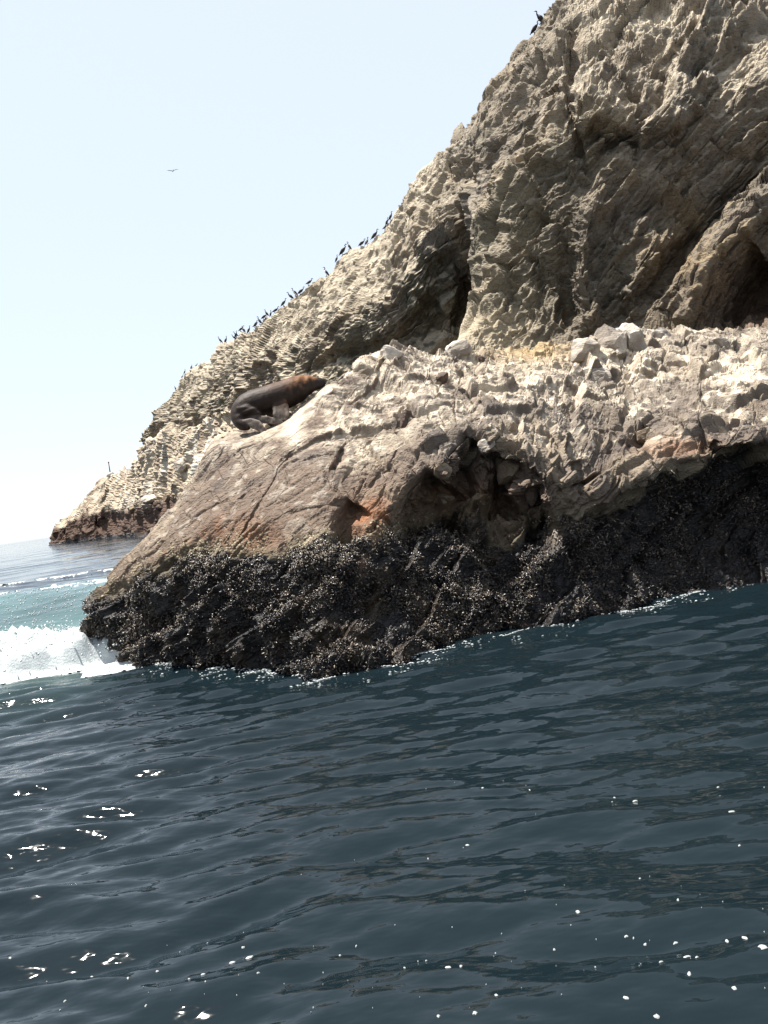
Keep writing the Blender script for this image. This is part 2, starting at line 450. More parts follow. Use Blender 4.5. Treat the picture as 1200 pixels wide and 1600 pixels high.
patch = np.exp(-(((opx - 1145) / 46) ** 2 + ((opy - 585) / 22) ** 2)) + np.exp(-(((opx - 960) / 55) ** 2 + ((opy - 560) / 40) ** 2))
guano = np.clip(guano + patch * (0.7 + 0.6 * n_b), 0, 1)
guano *= sstep(0.05, 0.45, NO[:, 2])
col = mixc(col, c_guano, guano)
yel = np.exp(-(((opx - 830) / 70) ** 2 + ((opy - 545) / 22) ** 2))
col = mixc(col, np.array([0.42, 0.30, 0.155]), np.clip(yel * 0.9, 0, 1))
rust = 0.5 * sstep(0.1, 0.5, stain + 0.3 * n_c) * np.exp(-((vv - 5.6) / 0.9) ** 2) * (1 - sstep(6, 9, uu)) + (np.exp(-(((opx - 385) / 45) ** 2 + ((opy - 840) / 26) ** 2)) + np.exp(-(((opx - 575) / 28) ** 2 + ((opy - 825) / 40) ** 2))
        + 0.6 * np.exp(-(((opx - 565) / 12) ** 2 + ((opy - 880) / 22) ** 2)) + 0.7 * np.exp(-(((opx - 720) / 90) ** 2 + ((opy - 790) / 40) ** 2))
        + 0.5 * np.exp(-(((opx - 1060) / 60) ** 2 + ((opy - 700) / 16) ** 2)))
col = mixc(col, c_rust, np.clip(rust * (0.95 + 0.9 * n_b), 0, 0.95))
low = (1 - sstep(5.0, 6.6, vv + 0.6 * n_a)) * (1 - guano)
col = mixc(col, c_brown, low * 0.55)
mtop = 4.35 + 0.45 * n_a + 0.5 * n_b + 0.35 * n_c + 0.45 * np.exp(-((uu - 6) / 2.2) ** 2) + 1.25 * sstep(10.6, 12.0, uu)  # belt climbs to the lip at right: dark rock plus lip shade painted in
belt = 1 - sstep(-0.22, 0.18, vv - mtop)
belt = belt * (1 - 0.85 * np.clip(np.exp(-(((opx - 867) / 14) ** 2 + ((opy - 832) / 22) ** 2)) + np.exp(-(((opx - 566) / 10) ** 2 + ((opy - 880) / 22) ** 2)), 0, 1))
algae = sstep(-0.5, 0.0, vv - mtop) * (1 - sstep(0.0, 0.7, vv - mtop))
col = mixc(col, np.array([0.11, 0.095, 0.05]), algae * 0.5)
bc = mixc(np.repeat(c_dark[None], len(P), 0), np.array([0.036, 0.025, 0.016]), sstep(-0.05, 0.4, n_b + 0.3 * n_c) * (1 - 0.6 * sstep(9.5, 12, uu)))
col = col * (1 - belt[:, None]) + bc * belt[:, None]
col *= (1 + 0.25 * (id3 - 0.5))[:, None]
col = np.clip(col * 0.78, 0.006, 0.85)
outcrop = obj('rock_outcrop', mesh_np('rock_outcrop', P2, grid_faces(*G.shape[:2]), False, col, {'wet': belt}), M_OUT)
tag(outcrop, 'brown and white guano stained rock ledge rising from the sea in the foreground', 'rock', kind='structure')
OUT_P, OUT_N = P2, NO
OUT_belt, OUT_fr, OUT_vv, OUT_uu = belt, fr, vv, uu

# ================================================================== CLIFF and HEADLAND (behind)
def sheet(cols, ucount, vcount, back, flip=False):
    C = []
    for s in cols:
        pts = [at(*q) if len(q) == 3 else sea_at(*q) for q in s]
        b = pts[0]
        c = pts[-1]
        C.append([b + np.array([0, 0.5, -2.5 - b[2]])] + pts + [c + np.array([0.4, back * 0.35, -back * 0.05]), c + np.array([1.5, back, -back * 0.45])])
    C = np.array(C)
    tu, tv = params(ucount), params(vcount)
    G = catmull(C, tu)
    G = np.swapaxes(catmull(np.swapaxes(G, 0, 1), tv), 0, 1)
    return G, np.broadcast_to(tu[:, None], G.shape[:2]), np.broadcast_to(tv[None], G.shape[:2])

cliff_cols = [
    [(330, 800, 150), (300, 760, 148), (275, 730, 146), (262, 715, 144), (255, 700, 142), (262, 680, 141), (275, 655, 140), (290, 630, 139), (300, 615, 138)],
    [(270, 790, 150), (250, 750, 150), (236, 722, 149), (226, 700, 148), (222, 686, 147), (226, 668, 144), (243, 642, 139), (262, 624, 133), (284, 595, 127)],
    [(345, 780, 103), (330, 740, 103), (318, 705, 103), (308, 675, 103), (306, 655, 103), (306, 640, 103.5), (308, 622, 104.5), (312, 600, 106), (322, 568, 108)],
    [(400, 760, 78), (390, 720, 78), (382, 680, 79), (374, 650, 79.5), (370, 620, 80), (370, 592, 80.5), (370, 570, 82), (372, 547, 85), (376, 525, 88)],
    [(450, 700, 61), (447, 660, 62), (445, 640, 63), (442, 610, 64.5), (440, 580, 65), (438, 555, 66), (437, 530, 68), (436, 507, 71), (435, 484, 75)],
    [(520, 700, 56), (520, 650, 57), (518, 610, 58), (515, 580, 58.5), (515, 550, 58.3), (512, 520, 58.8), (510, 490, 61), (506, 458, 65), (503, 428, 70)],
    [(600, 660, 50), (600, 610, 51), (600, 570, 52), (600, 535, 52.5), (600, 500, 51.5), (600, 465, 51.5), (600, 430, 54), (598, 390, 59), (598, 354, 65)],
    [(660, 640, 47), (660, 580, 48.5), (660, 540, 50), (660, 500, 50.5), (660, 450, 49.5), (660, 400, 49), (655, 350, 51.5), (648, 312, 56), (638, 288, 61)],
    [(715, 620, 46), (718, 570, 47.5), (720, 530, 49.5), (722, 480, 50), (722, 420, 49.2), (722, 350, 47.2), (718, 300, 47.8), (712, 252, 52), (700, 214, 57.5)],
    [(738, 600, 45), (740, 540, 47), (742, 490, 49), (744, 430, 49), (744, 360, 45.5), (744, 300, 44.5), (743, 250, 46), (742, 212, 50), (740, 182, 55)],
    [(716, 580, 34), (720, 520, 35), (735, 485, 36.5), (750, 430, 38.5), (752, 360, 40.2), (752, 300, 41.5), (752, 240, 43.5), (753, 195, 47.5), (757, 152, 53)],
    [(810, 580, 33), (810, 530, 34), (812, 480, 35.3), (815, 420, 36.3), (818, 350, 37.5), (818, 270, 38.8), (815, 190, 42), (808, 130, 47), (805, 88, 52.5)],
    [(880, 580, 32.5), (880, 520, 33.5), (880, 460, 34.6), (880, 390, 35.2), (880, 310, 35.8), (880, 220, 36), (875, 140, 39), (862, 65, 45), (858, 22, 50)],
    [(960, 580, 32), (960, 510, 33.2), (960, 440, 33.8), (960, 360, 34.6), (960, 270, 35.8), (960, 190, 36.2), (955, 90, 39.2), (925, -40, 46), (900, -95, 50)],
    [(1050, 580, 31), (1050, 510, 32.5), (1050, 440, 33.6), (1050, 360, 34.9), (1050, 270, 36), (1050, 180, 36.2), (1050, 70, 38.4), (1030, -80, 45), (1010, -160, 50)],
    [(1140, 580, 30), (1140, 510, 31.5), (1140, 440, 32.8), (1140, 360, 34.2), (1140, 270, 35.6), (1140, 180, 36), (1140, 70, 37.9), (1140, -80, 44), (1130, -190, 50)],
    [(1250, 560, 29), (1250, 490, 30.5), (1250, 420, 32), (1250, 340, 33.5), (1250, 250, 34.8), (1250, 150, 34.6), (1250, 40, 37), (1250, -100, 43), (1250, -230, 49)],
    [(1480, 540, 26), (1480, 470, 27), (1480, 400, 29), (1480, 320, 31), (1480, 230, 33), (1480, 130, 34.5), (1480, 20, 37), (1480, -120, 42), (1480, -270, 48)],
    [(1850, 520, 25), (1850, 450, 26), (1850, 380, 28), (1850, 300, 30), (1850, 210, 32), (1850, 110, 34), (1850, 0, 37), (1850, -150, 42), (1850, -330, 48)],
]
uc = [8, 36, 32, 40, 48, 56, 60, 48, 40, 64, 40, 48, 50, 60, 66, 64, 62, 26, 14]
uc = uc[:len(cliff_cols) - 1]
vc = [4, 10, 56, 58, 66, 70, 70, 72, 60, 10, 6]
G, UU, VV = sheet(cliff_cols, uc, vc, 9.0)
cf = sstep(1.5, 2.3, VV) * (1 - sstep(8.6, 9.6, VV))
N0 = smooth_normals(G, 12)
# ribs, gullies and the cave
G = stroke(G, cf, [(1230, 255), (1150, 315), (1080, 385), (1030, 440), (1000, 480)], 18, 22, 1.7)
G = stroke(G, cf, [(1230, 275), (1190, 325), (1150, 370), (1105, 420), (1085, 465), (1065, 505), (1055, 540)], 28, 13, -1.8)
G = stroke(G, cf, [(1225, 425), (1190, 465), (1165, 510), (1150, 560)], 30, 55, 4.4)
G = stroke(G, cf, [(920, 545), (925, 480), (905, 420), (915, 350), (940, 300)], 22, 14, -1.5)
G = stroke(G, cf, [(890, 500), (885, 430), (890, 370), (900, 330)], 18, 14, 1.3)
G = stroke(G, cf, [(905, 130), (930, 165), (990, 185), (1060, 190), (1110, 150)], 40, 22, -1.1)
G = stroke(G, cf, [(915, 200), (950, 225), (1000, 232)], 18, 22, 1.2)
G = stroke(G, cf, [(905, 60), (888, 130), (890, 180), (910, 250)], 9, 12, 1.3)
G = stroke(G, cf, [(870, 60), (880, 130), (880, 180)], 12, 9, -0.8)
G = stroke(G, cf, [(790, 420), (800, 340), (815, 270)], 24, 20, -0.9)
G = stroke(G, cf, [(850, 470), (850, 400), (855, 320), (850, 250)], 18, 22, 1.0)
G = stroke(G, cf, [(985, 470), (1010, 400), (1040, 350)], 16, 22, -1.0)
G = stroke(G, cf, [(820, 190), (780, 240), (765, 270)], 14, 10, 0.8)
G = stroke(G, cf, [(840, 70), (828, 110), (800, 125)], 14, 12, 0.9)
G = stroke(G, cf, [(732, 430), (726, 475), (708, 525)], 24, 12, 2.4)
G = stroke(G, cf, [(690, 480), (650, 520), (600, 545), (555, 570)], 34, 24, 1.5)
G = stroke(G, cf, [(560, 545), (620, 510), (660, 470)], 12, 22, -1.1)
G = stroke(G, cf, [(700, 265), (725, 275), (740, 300)], 16, 12, 1.2)
G = stroke(G, cf, [(640, 400), (690, 430), (700, 400)], 14, 18, 0.9)
G = stroke(G, cf, [(430, 570), (450, 530), (455, 505)], 11, 9, 1.3)
G = stroke(G, cf, [(395, 590), (402, 555), (425, 520)], 7, 10, -0.8)
G = stroke(G, cf, [(380, 585), (390, 550), (410, 520)], 10, 7, 1.2)
G = stroke(G, cf, [(480, 590), (520, 560), (560, 555)], 16, 14, 1.2)
G = stroke(G, cf, [(500, 530), (515, 500), (530, 490)], 8, 8, 0.8)
G = stroke(G, cf, [(330, 620), (350, 600), (365, 570)], 12, 9, 1.2)
G = stroke(G, cf, [(300, 650), (325, 632), (345, 615)], 9, 10, -1.0)

def cliff_relief(G, UU, VV, cf, k, seed, amp, bw, N0):
    P = G.reshape(-1, 3)
    N = 0.75 * N0.reshape(-1, 3) + 0.25 * smooth_normals(G, 10).reshape(-1, 3)
    N /= np.linalg.norm(N, axis=1, keepdims=True)
    NB = N
    Q = P @ np.array([[0.75, 0.15, 0.62], [-0.25, 0.95, 0.1], [-0.62, -0.2, 0.75]]).T / k
    wq = np.stack([fbm(P / k * 0.22, 3, seed + 50), fbm(P / k * 0.22 + 9, 3, seed + 51), fbm(P / k * 0.22 + 21, 3, seed + 52)], 1)
    wf = np.stack([fbm(P / k * 1.1, 2, seed + 53), fbm(P / k * 1.1 + 9, 2, seed + 54), fbm(P / k * 1.1 + 21, 2, seed + 55)], 1)
    f1, e1, i1 = blocks((Q + 1.1 * wq) * np.array([0.16, 0.22, 0.36]), seed, 0.8, 0.6)
    f2, e2, i2 = blocks((Q + 0.8 * wq + 0.1 * wf) * np.array([0.46, 0.6, 1.05]), seed + 1, 0.9, 0.7)
    g1 = chips(Q * np.array([0.34, 0.42, 0.6]) + wq * 0.5, seed + 20, 1.1)
    f1 = f1 * sstep(0, 0.08, e1); f2 = f2 * sstep(0, 0.12, e2)
    D1 = amp * (0.5 * fbm(P / k * 0.13, 3, seed + 7) + bw * (0.95 * f1 + 0.42 * f2) + (1.4 - bw) * 0.85 * g1 - 0.10 * (1 - sstep(0, 0.05, e2)) * (i2 > 0.4)) * k
    vv = VV.ravel()
    damp = 1.0 - (0.98 * np.exp(-((UU.ravel() - 9.6) / 0.62) ** 6) * (1 - 0.62 * sstep(2.8, 4.2, vv)) if seed == 70 else 0.0)
    D1 *= (0.2 + 0.8 * sstep(0.5, 1.8, vv)) * damp
    P = P + N * D1[:, None]
    N = 0.5 * NB + 0.5 * smooth_normals(P.reshape(G.shape), 4).reshape(-1, 3)
    N /= np.linalg.norm(N, axis=1, keepdims=True)
    f3, e3, i3 = blocks((Q + 0.5 * wq + 0.12 * wf) * np.array([1.25, 1.6, 3.0]), seed + 2, 1.0, 0.8)
    f4, e4, i4 = blocks((Q + 0.4 * wq + 0.12 * wf) * np.array([3.4, 4.2, 7.5]), seed + 3, 1.1, 0.8)
    g3 = chips(Q * np.array([2.6, 3.2, 5.2]) + wq, seed + 22, 1.2)
    f3 = f3 * sstep(0, 0.16, e3); f4 = f4 * sstep(0, 0.2, e4)
    D2 = amp * (bw * (0.17 * f3 + 0.06 * f4) + (1.45 - bw) * 0.13 * g3) * k
    P = P + N * (D2 * damp)[:, None]
    N = smooth_normals(P.reshape(G.shape), 1).reshape(-1, 3)
    return P, N, (i1, i2, i3)
P, N, ids = cliff_relief(G, UU, VV, cf, 1.0, 70, 1.0, 0.55 + 0.45 * sstep(560, 760, proj(G.reshape(-1, 3))[0]), N0)
vv = VV.ravel()
cpx, cpy, cpd = proj(P)
n_a = fbm(P * 0.11, 4, 81); n_b = fbm(P * 0.45, 4, 82); n_c = fbm(P * 1.6, 3, 83)
c1 = np.array([0.185, 0.147, 0.106]); c2 = np.array([0.125, 0.106, 0.086]); c3 = np.array([0.265, 0.207, 0.136]); cg = np.array([0.55, 0.47, 0.355])
cred = np.array([0.16, 0.062, 0.038]); cgreen = np.array([0.085, 0.088, 0.066])
col = np.repeat(c1[None], len(P), 0)
col = mixc(col, c2, sstep(-0.1, 0.35, n_b))
col = mixc(col, c3, sstep(0.05, 0.4, n_a) * 0.75)
col = mixc(col, cgreen, sstep(0.1, 0.4, fbm(P * 0.2, 3, 84)) * 0.5)
left_mass = 1 - sstep(640, 760, cpx)  # left mass of the cliff, where pale guano lies thicker
dep = sstep(0.12, 0.5, N[:, 2] + 0.2 * n_c) * (0.30 + 0.60 * left_mass + 0.45 * (1 - sstep(120, 320, cpy)) * sstep(850, 900, cpx)) * (0.8 + 0.8 * n_b)
crest = sstep(6.2, 8.0, vv + 0.8 * n_b) * (0.35 + 0.65 * left_mass)
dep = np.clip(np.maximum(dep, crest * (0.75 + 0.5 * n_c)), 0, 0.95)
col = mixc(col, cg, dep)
red = 1.2 * np.exp(-(((cpx - 1165) / 75) ** 2 + ((cpy - 465) / 75) ** 2))
col = mixc(col, cred, np.clip(red * (0.6 + 0.5 * n_b), 0, 0.9))
yel = np.exp(-(((cpx - 1120) / 90) ** 2 + ((cpy - 400) / 90) ** 2)) * sstep(0.1, 0.5, n_c + 0.4) * 0.5
col = mixc(col, np.array([0.42, 0.30, 0.15]), np.clip(yel * 1.5, 0, 1) * (1 - np.clip(red, 0, 1) * 0.6))
foot = np.exp(-(((cpx - 760) / 60) ** 2 + ((cpy - 520) / 45) ** 2))
col = mixc(col, np.array([0.42, 0.35, 0.245]), np.clip(foot, 0, 0.9))
col *= (1 + 0.35 * (ids[2] - 0.5) + 0.2 * (ids[1] - 0.5))[:, None]
lowdark = sstep(180, 320, cpy) * sstep(800, 900, cpx) * (1 - dep) * (0.6 + 0.5 * n_b)
col = mixc(col, np.array([0.112, 0.090, 0.068]), np.clip(lowdark, 0, 0.8))
col = np.clip(col * 0.70, 0.02, 0.8)
cliff = obj('sea_cliff', mesh_np('sea_cliff', P, grid_faces(*G.shape[:2]), False, col, {'wet': np.zeros(len(P))}), M_CLIFF)
tag(cliff, 'steep brown broken rock cliff towering behind the foreground ledge', 'cliff', kind='structure')
CL_P, CL_N, CL_vv = P, N, vv

head_cols = [
    [(150, 262), (120, 842, 262), (112, 838, 262), (105, 836, 262), (102, 834, 262), (100, 832, 262), (98, 830, 262)],
    [(77, 236), (80, 843, 237), (84, 836, 238), (88, 831, 239), (92, 826, 240), (95, 822, 241), (98, 818, 243)],
    [(105, 226), (104, 832, 227), (104, 820, 227), (106, 815, 229), (110, 808, 232), (116, 801, 236), (122, 795, 240)],
    [(135, 214), (135, 825, 214), (135, 808, 214), (136, 800, 217), (138, 790, 221), (143, 780, 226), (150, 770, 230)],
    [(170, 198), (168, 822, 198), (166, 803, 198), (165, 793, 201), (165, 778, 206), (167, 760, 212), (170, 743, 220)],
    [(205, 165), (204, 815, 165), (203, 797, 165), (202, 785, 168), (202, 770, 173), (202, 752, 179), (202, 732, 186)],
    [(235, 122), (235, 808, 122), (235, 792, 121), (234, 778, 124), (232, 757, 128), (229, 728, 132), (224, 692, 137)],
    [(265, 92), (265, 808, 92), (266, 785, 92), (267, 765, 94), (268, 740, 97), (268, 708, 101), (266, 676, 105)],
    [(300, 76), (300, 800, 76), (301, 775, 76), (303, 750, 78), (306, 720, 81), (308, 690, 84), (310, 660, 88)],
    [(345, 60), (345, 790, 60), (346, 760, 60), (347, 725, 61.5), (348, 690, 63.5), (349, 662, 65), (350, 634, 67)],
    [(420, 56), (420, 780, 56), (420, 750, 56), (420, 720, 57), (420, 690, 58), (420, 660, 59), (420, 640, 60)],
]
uc = [6, 22, 24, 28, 28, 28, 34, 36, 40, 20]
vc = [3, 20, 24, 26, 30, 30, 30, 6, 5]
G, UU, VV = sheet(head_cols, uc, vc, 8.0)
cf = sstep(1.0, 1.6, VV) * (1 - sstep(6.6, 7.6, VV))
N0 = smooth_normals(G, 12)
G = stroke(G, cf, [(150, 820), (175, 812), (195, 800)], 14, 12, 5.0)
G = stroke(G, cf, [(205, 800), (222, 785), (245, 772)], 6, 6, 3.0)
G = stroke(G, cf, [(100, 835), (106, 815)], 4, 4, 2.5)
P, N, ids = cliff_relief(G, UU, VV, cf, 2.2, 170, 0.75, 0.22, N0)
vv = VV.ravel()
hpx, hpy, hpd = proj(P)
n_b = fbm(P * 0.18, 4, 182); n_c = fbm(P * 0.6, 3, 183)
col = np.repeat(np.array([0.42, 0.35, 0.26])[None], len(P), 0)
col = mixc(col, np.array([0.52, 0.47, 0.39]), sstep(0.0, 0.4, n_b))
col = mixc(col, np.array([0.22, 0.155, 0.11]), sstep(0.1, 0.4, n_c) * 0.7)
lowb = 1 - sstep(2.7, 4.1, vv + 0.8 * n_b)
col = mixc(col, np.array([0.10, 0.06, 0.042]), lowb)
tid = 1 - sstep(0.2, 1.2, P[:, 2] + 0.8 * n_c)
col = mixc(col, np.array([0.035, 0.028, 0.026]), tid)
col *= (1 + 0.3 * (ids[2] - 0.5))[:, None]
head = obj('headland', mesh_np('headland', P, grid_faces(*G.shape[:2]), False, np.clip(col * 0.8, 0.01, 0.85), {'wet': tid}), M_HEAD)
tag(head, 'low pale guano covered headland running out to the open sea at left', 'headland', kind='structure')
HD_P, HD_N = P, N

# ================================================================== SEA
wr = np.random.default_rng(11)
WAVES = []
for lam, amp, spread, n in ((9.0, 0.022, 0.5, 4), (4.2, 0.011, 0.6, 6), (2.1, 0.0080, 0.65, 8), (1.1, 0.0070, 0.65, 12), (0.62, 0.0052, 0.7, 14), (0.36, 0.0034, 0.8, 14), (0.2, 0.0014, 1.0, 12)):
    for _ in range(n):
        l = lam * math.exp(wr.uniform(-0.35, 0.35)); th = math.pi / 2 - 0.03 + wr.normal() * spread * 0.44
        WAVES.append((l, amp * wr.uniform(0.6, 1.4), math.cos(th), math.sin(th), wr.uniform(0, 6.28)))
def sea_z(x, y, spacing=None):
    x = np.asarray(x, np.float64); y = np.asarray(y, np.float64)
    z = np.zeros_like(x)
    p3 = np.stack([x.ravel() * 0.35, y.ravel() * 0.35, np.zeros(x.size)], 1)
    wx = fbm(p3, 2, 301).reshape(x.shape) * 0.55; wy = fbm(p3 + 40, 2, 302).reshape(x.shape) * 0.55
    gust = 0.74 + 0.65 * fbm(p3 * 0.5 + 9, 2, 303).reshape(x.shape)
    for l, a, cx, cy, ph in WAVES:
        k = 2 * math.pi / l
        arg = k * ((x + wx * min(1, l)) * cx + (y + wy * min(1, l)) * cy) + ph
        w = np.sin(arg)
        if l < 3: w = w + 0.25 * np.cos(2 * arg)
        if spacing is not None: w = w * sstep(2.2, 4.0, l / spacing)
        z += a * w * (gust if l < 3 else 1.0)
    # the swell that breaks against the end of the ledge
    left = 1 - sstep(-8.5, -4.5, x)
    yc = 25.0 + 0.10 * (x + 10) + 0.7 * np.sin(x * 0.35)
    d = y - yc
    z += left * 0.95 * np.exp(-(d / np.where(d < 0, 3.6, 6.0)) ** 2) * (1 - sstep(-60, -25, -x * -1) * 0)
    yc2 = 41.0 + 0.12 * (x + 10)
    d2 = y - yc2
    z += (1 - sstep(-14, -7, x)) * 0.45 * np.exp(-(d2 / np.where(d2 < 0, 3.0, 6.0)) ** 2)
    return z
ys = [-6.0]
while ys[-1] < 60000:
    y_ = ys[-1]
    ys.append(y_ + max(0.034, 0.0037 * abs(y_) * (1 + abs(y_) / 60)) if y_ > 2.6 else y_ + 0.16)
ys = np.array(ys)
ts = np.concatenate([np.linspace(-3.2, -0.75, 40)[:-1], np.linspace(-0.75, 0.75, 350), np.linspace(0.75, 3.2, 40)[1:]])
YY, TT = np.meshgrid(ys, ts, indexing='ij')
XX = TT * (np.abs(YY) + 3.0)
sp = np.maximum(np.broadcast_to(np.gradient(ys)[:, None], YY.shape), 0.004 * (np.abs(YY) + 3))
ZZ = sea_z(XX, YY, sp)
SP_ = np.stack([XX, YY, ZZ], 2)
aer = (1 - sstep(-8.0, -5.0, XX)) * np.exp(-((YY - 23.0) / 4.0) ** 2) + 0.55 * (1 - sstep(-6.0, -4.5, XX)) * np.exp(-((YY - 16.5) / 3.5) ** 2)
aer = np.clip(aer * (0.85 + 0.5 * fbm(np.stack([XX.ravel() * 0.4, YY.ravel() * 0.4, 0 * XX.ravel()], 1), 3, 401).reshape(XX.shape)), 0, 1)
M_SEA, nt, bs = new_mat('sea_water')
L = nt.links.new
a_ = node(nt, 'ShaderNodeAttribute', attribute_name='aeration')
mixn = node(nt, 'ShaderNodeMix', data_type='RGBA')
mixn.inputs['A'].default_value = (0.0040, 0.0085, 0.0110, 1); mixn.inputs['B'].default_value = (0.060, 0.112, 0.112, 1)
L(a_.outputs['Fac'], mixn.inputs['Factor']); L(mixn.outputs['Result'], bs.inputs['Base Color'])
bs.inputs['Roughness'].default_value = 0.04
bs.inputs['IOR'].default_value = 1.333
tc = node(nt, 'ShaderNodeTexCoord')
mp = node(nt, 'ShaderNodeMapping'); mp.inputs['Scale'].default_value = (0.45, 1.0, 1.0); mp.inputs['Rotation'].default_value = (0, 0, -0.2)
L(tc.outputs['Object'], mp.inputs[0])
w1 = node(nt, 'ShaderNodeTexNoise', Scale=5.5, Detail=3.0, Roughness=0.5); w2 = node(nt, 'ShaderNodeTexNoise', Scale=0.9, Detail=5.0, Roughness=0.6)
for w in (w1, w2): L(mp.outputs[0], w.inputs['Vector'])
w3 = node(nt, 'ShaderNodeTexNoise', Scale=0.13, Detail=4.0, Roughness=0.6); L(mp.outputs[0], w3.inputs['Vector'])
h = math_node(nt, 'ADD', math_node(nt, 'MULTIPLY', w1.outputs[0], 0.012), math_node(nt, 'MULTIPLY', w2.outputs[0], 0.06))
ch = node(nt, 'ShaderNodeAttribute', attribute_name='open_sea')     # open water is choppier than the lee of the ledge
h = math_node(nt, 'ADD', h, math_node(nt, 'MULTIPLY', math_node(nt, 'MULTIPLY', w3.outputs[0], 0.9), ch.outputs['Fac']))
bp = node(nt, 'ShaderNodeBump', Strength=1.0, Distance=1.0); L(h, bp.inputs['Height']); L(bp.outputs[0], bs.inputs['Normal'])
sea = obj('sea', mesh_np('sea', SP_.reshape(-1, 3), grid_faces(*YY.shape)[:, ::-1], True, None, {'aeration': aer, 'open_sea': sstep(28, 90, YY)}), M_SEA)
tag(sea, 'dark teal rippled sea water reaching to the horizon', 'sea', kind='structure')

# ================================================================== MUSSELS on the tidal wall
def tint_material(name, rough=0.6, spec=0.4, bump=None, sss=0.0):
    mt, nt, bs = new_mat(name)
    a_ = node(nt, 'ShaderNodeAttribute', attribute_name='tint')
    bs.inputs['Roughness'].default_value = rough
    bs.inputs['Specular IOR Level'].default_value = spec
    if bump:
        sc_, dist, stretch, con = bump
        tc = node(nt, 'ShaderNodeTexCoord'); mp = node(nt, 'ShaderNodeMapping'); mp.inputs['Scale'].default_value = stretch
        nt.links.new(tc.outputs['Object'], mp.inputs[0])
        nz = node(nt, 'ShaderNodeTexNoise', Scale=sc_, Detail=5.0, Roughness=0.65)
        nt.links.new(mp.outputs[0], nz.inputs['Vector'])
        bp = node(nt, 'ShaderNodeBump', Strength=1.0, Distance=dist)
        nt.links.new(nz.outputs[0], bp.inputs['Height']); nt.links.new(bp.outputs[0], bs.inputs['Normal'])
        v = math_node(nt, 'MULTIPLY_ADD', nz.outputs[0], con * 2); v.node.inputs[2].default_value = 1 - con
        mx = node(nt, 'ShaderNodeVectorMath', operation='SCALE')
        nt.links.new(a_.outputs['Color'], mx.inputs[0]); nt.links.new(v, mx.inputs['Scale'])
        nt.links.new(mx.outputs[0], bs.inputs['Base Color'])
    else:
        nt.links.new(a_.outputs['Color'], bs.inputs['Base Color'])
    return mt
def rand_frames(n, normals, g, lean):
    """a long axis per shell, leaning out of the rock, and two cross axes"""
    a = normals + g.normal(size=(n, 3)) * lean
    a /= np.linalg.norm(a, axis=1, keepdims=True)
    b = g.normal(size=(n, 3)); b -= a * np.sum(a * b, 1, keepdims=True)
    b /= np.linalg.norm(b, axis=1, keepdims=True)
    return a, b, np.cross(a, b)
def scatter_mesh(name, base_v, base_f, pos, A, B, C, size, cols):
    n, k = len(pos), len(base_v)
    V = pos[:, None, :] + size[:, None, None] * (base_v[None, :, 0:1] * A[:, None, :] + base_v[None, :, 1:2] * B[:, None, :] + base_v[None, :, 2:3] * C[:, None, :])
    Fc = base_f[None] + (np.arange(n) * k)[:, None, None]
    return mesh_np(name, V.reshape(-1, 3), Fc.reshape(-1, base_f.shape[1]), True, np.repeat(cols, k, 0))
# one shell: pointed at the hinge, broad and flat towards the lip
ring = [(-0.22, 0.15, 0.15), (0.5, 0.28, 0.14)]
bv = [(-0.55, 0, 0)]
for (x, w, t) in ring:
    for (cy, cz) in ((1, 0), (0, 1), (-1, 0), (0, -1)): bv.append((x, cy * w, cz * t))
bv.append((0.85, 0, 0))
bf = []
for j in range(4):
    k = (j + 1) % 4
    bf.append((0, 1 + k, 1 + j)); bf.append((9, 5 + j, 5 + k))
    bf.append((1 + j, 1 + k, 5 + k)); bf.append((1 + j, 5 + k, 5 + j))
bv = np.array(bv); bf = np.array(bf)
g = np.random.default_rng(21)
w = OUT_belt * (OUT_fr > 0.3) * (OUT_P[:, 2] > -0.1) * (OUT_uu > 1.6) * (OUT_uu < 15.2)
clump = fbm(OUT_P * 1.7, 3, 501); fine = fbm(OUT_P * 5.0, 2, 502)
w = w * np.clip(0.5 + 1.6 * clump + 0.6 * fine, 0.02, 1.3) * (1 - 0.6 * sstep(9.5, 12, OUT_uu))
# weight by the area that each grid point stands for
w = w / w.sum()
idx = g.choice(len(OUT_P), 27000, p=w)
nn = OUT_N[idx]
A, B, C = rand_frames(len(idx), nn, g, 0.75)
size = g.uniform(0.030, 0.064, len(idx))
pos = OUT_P[idx] + nn * 0.012 + g.normal(size=(len(idx), 3)) * 0.012
shade = g.uniform(0.5, 1.5, len(idx))[:, None]
base = np.array([0.015, 0.012, 0.0125])[None] * shade
brown = g.random(len(idx)) < 0.42
base[brown] = np.array([0.045, 0.030, 0.02]) * shade[brown]
worn_glint = g.random(len(idx)) < np.clip(0.13 + 0.42 * clump[idx] + 0.16 * sstep(3.6, 4.4, OUT_vv[idx]) - 0.12 * sstep(9.5, 12, OUT_uu[idx]), 0.03, 0.6)  # pale shells mix worn barnacled ones with glints put into the colour
base[worn_glint] = np.array([0.15, 0.12, 0.085]) * g.uniform(0.5, 1.5, (worn_glint.sum(), 1))
M_MUS = tint_material('mussel_shell', 0.32, 0.6)
mus_o = obj('mussel_bed', scatter_mesh('mussel_bed', bv, bf, pos, A, B, C, size, base), M_MUS)
tag(mus_o, 'black mussels and pale barnacles crowding the wet tidal wall of the ledge', 'mussels', kind='stuff')

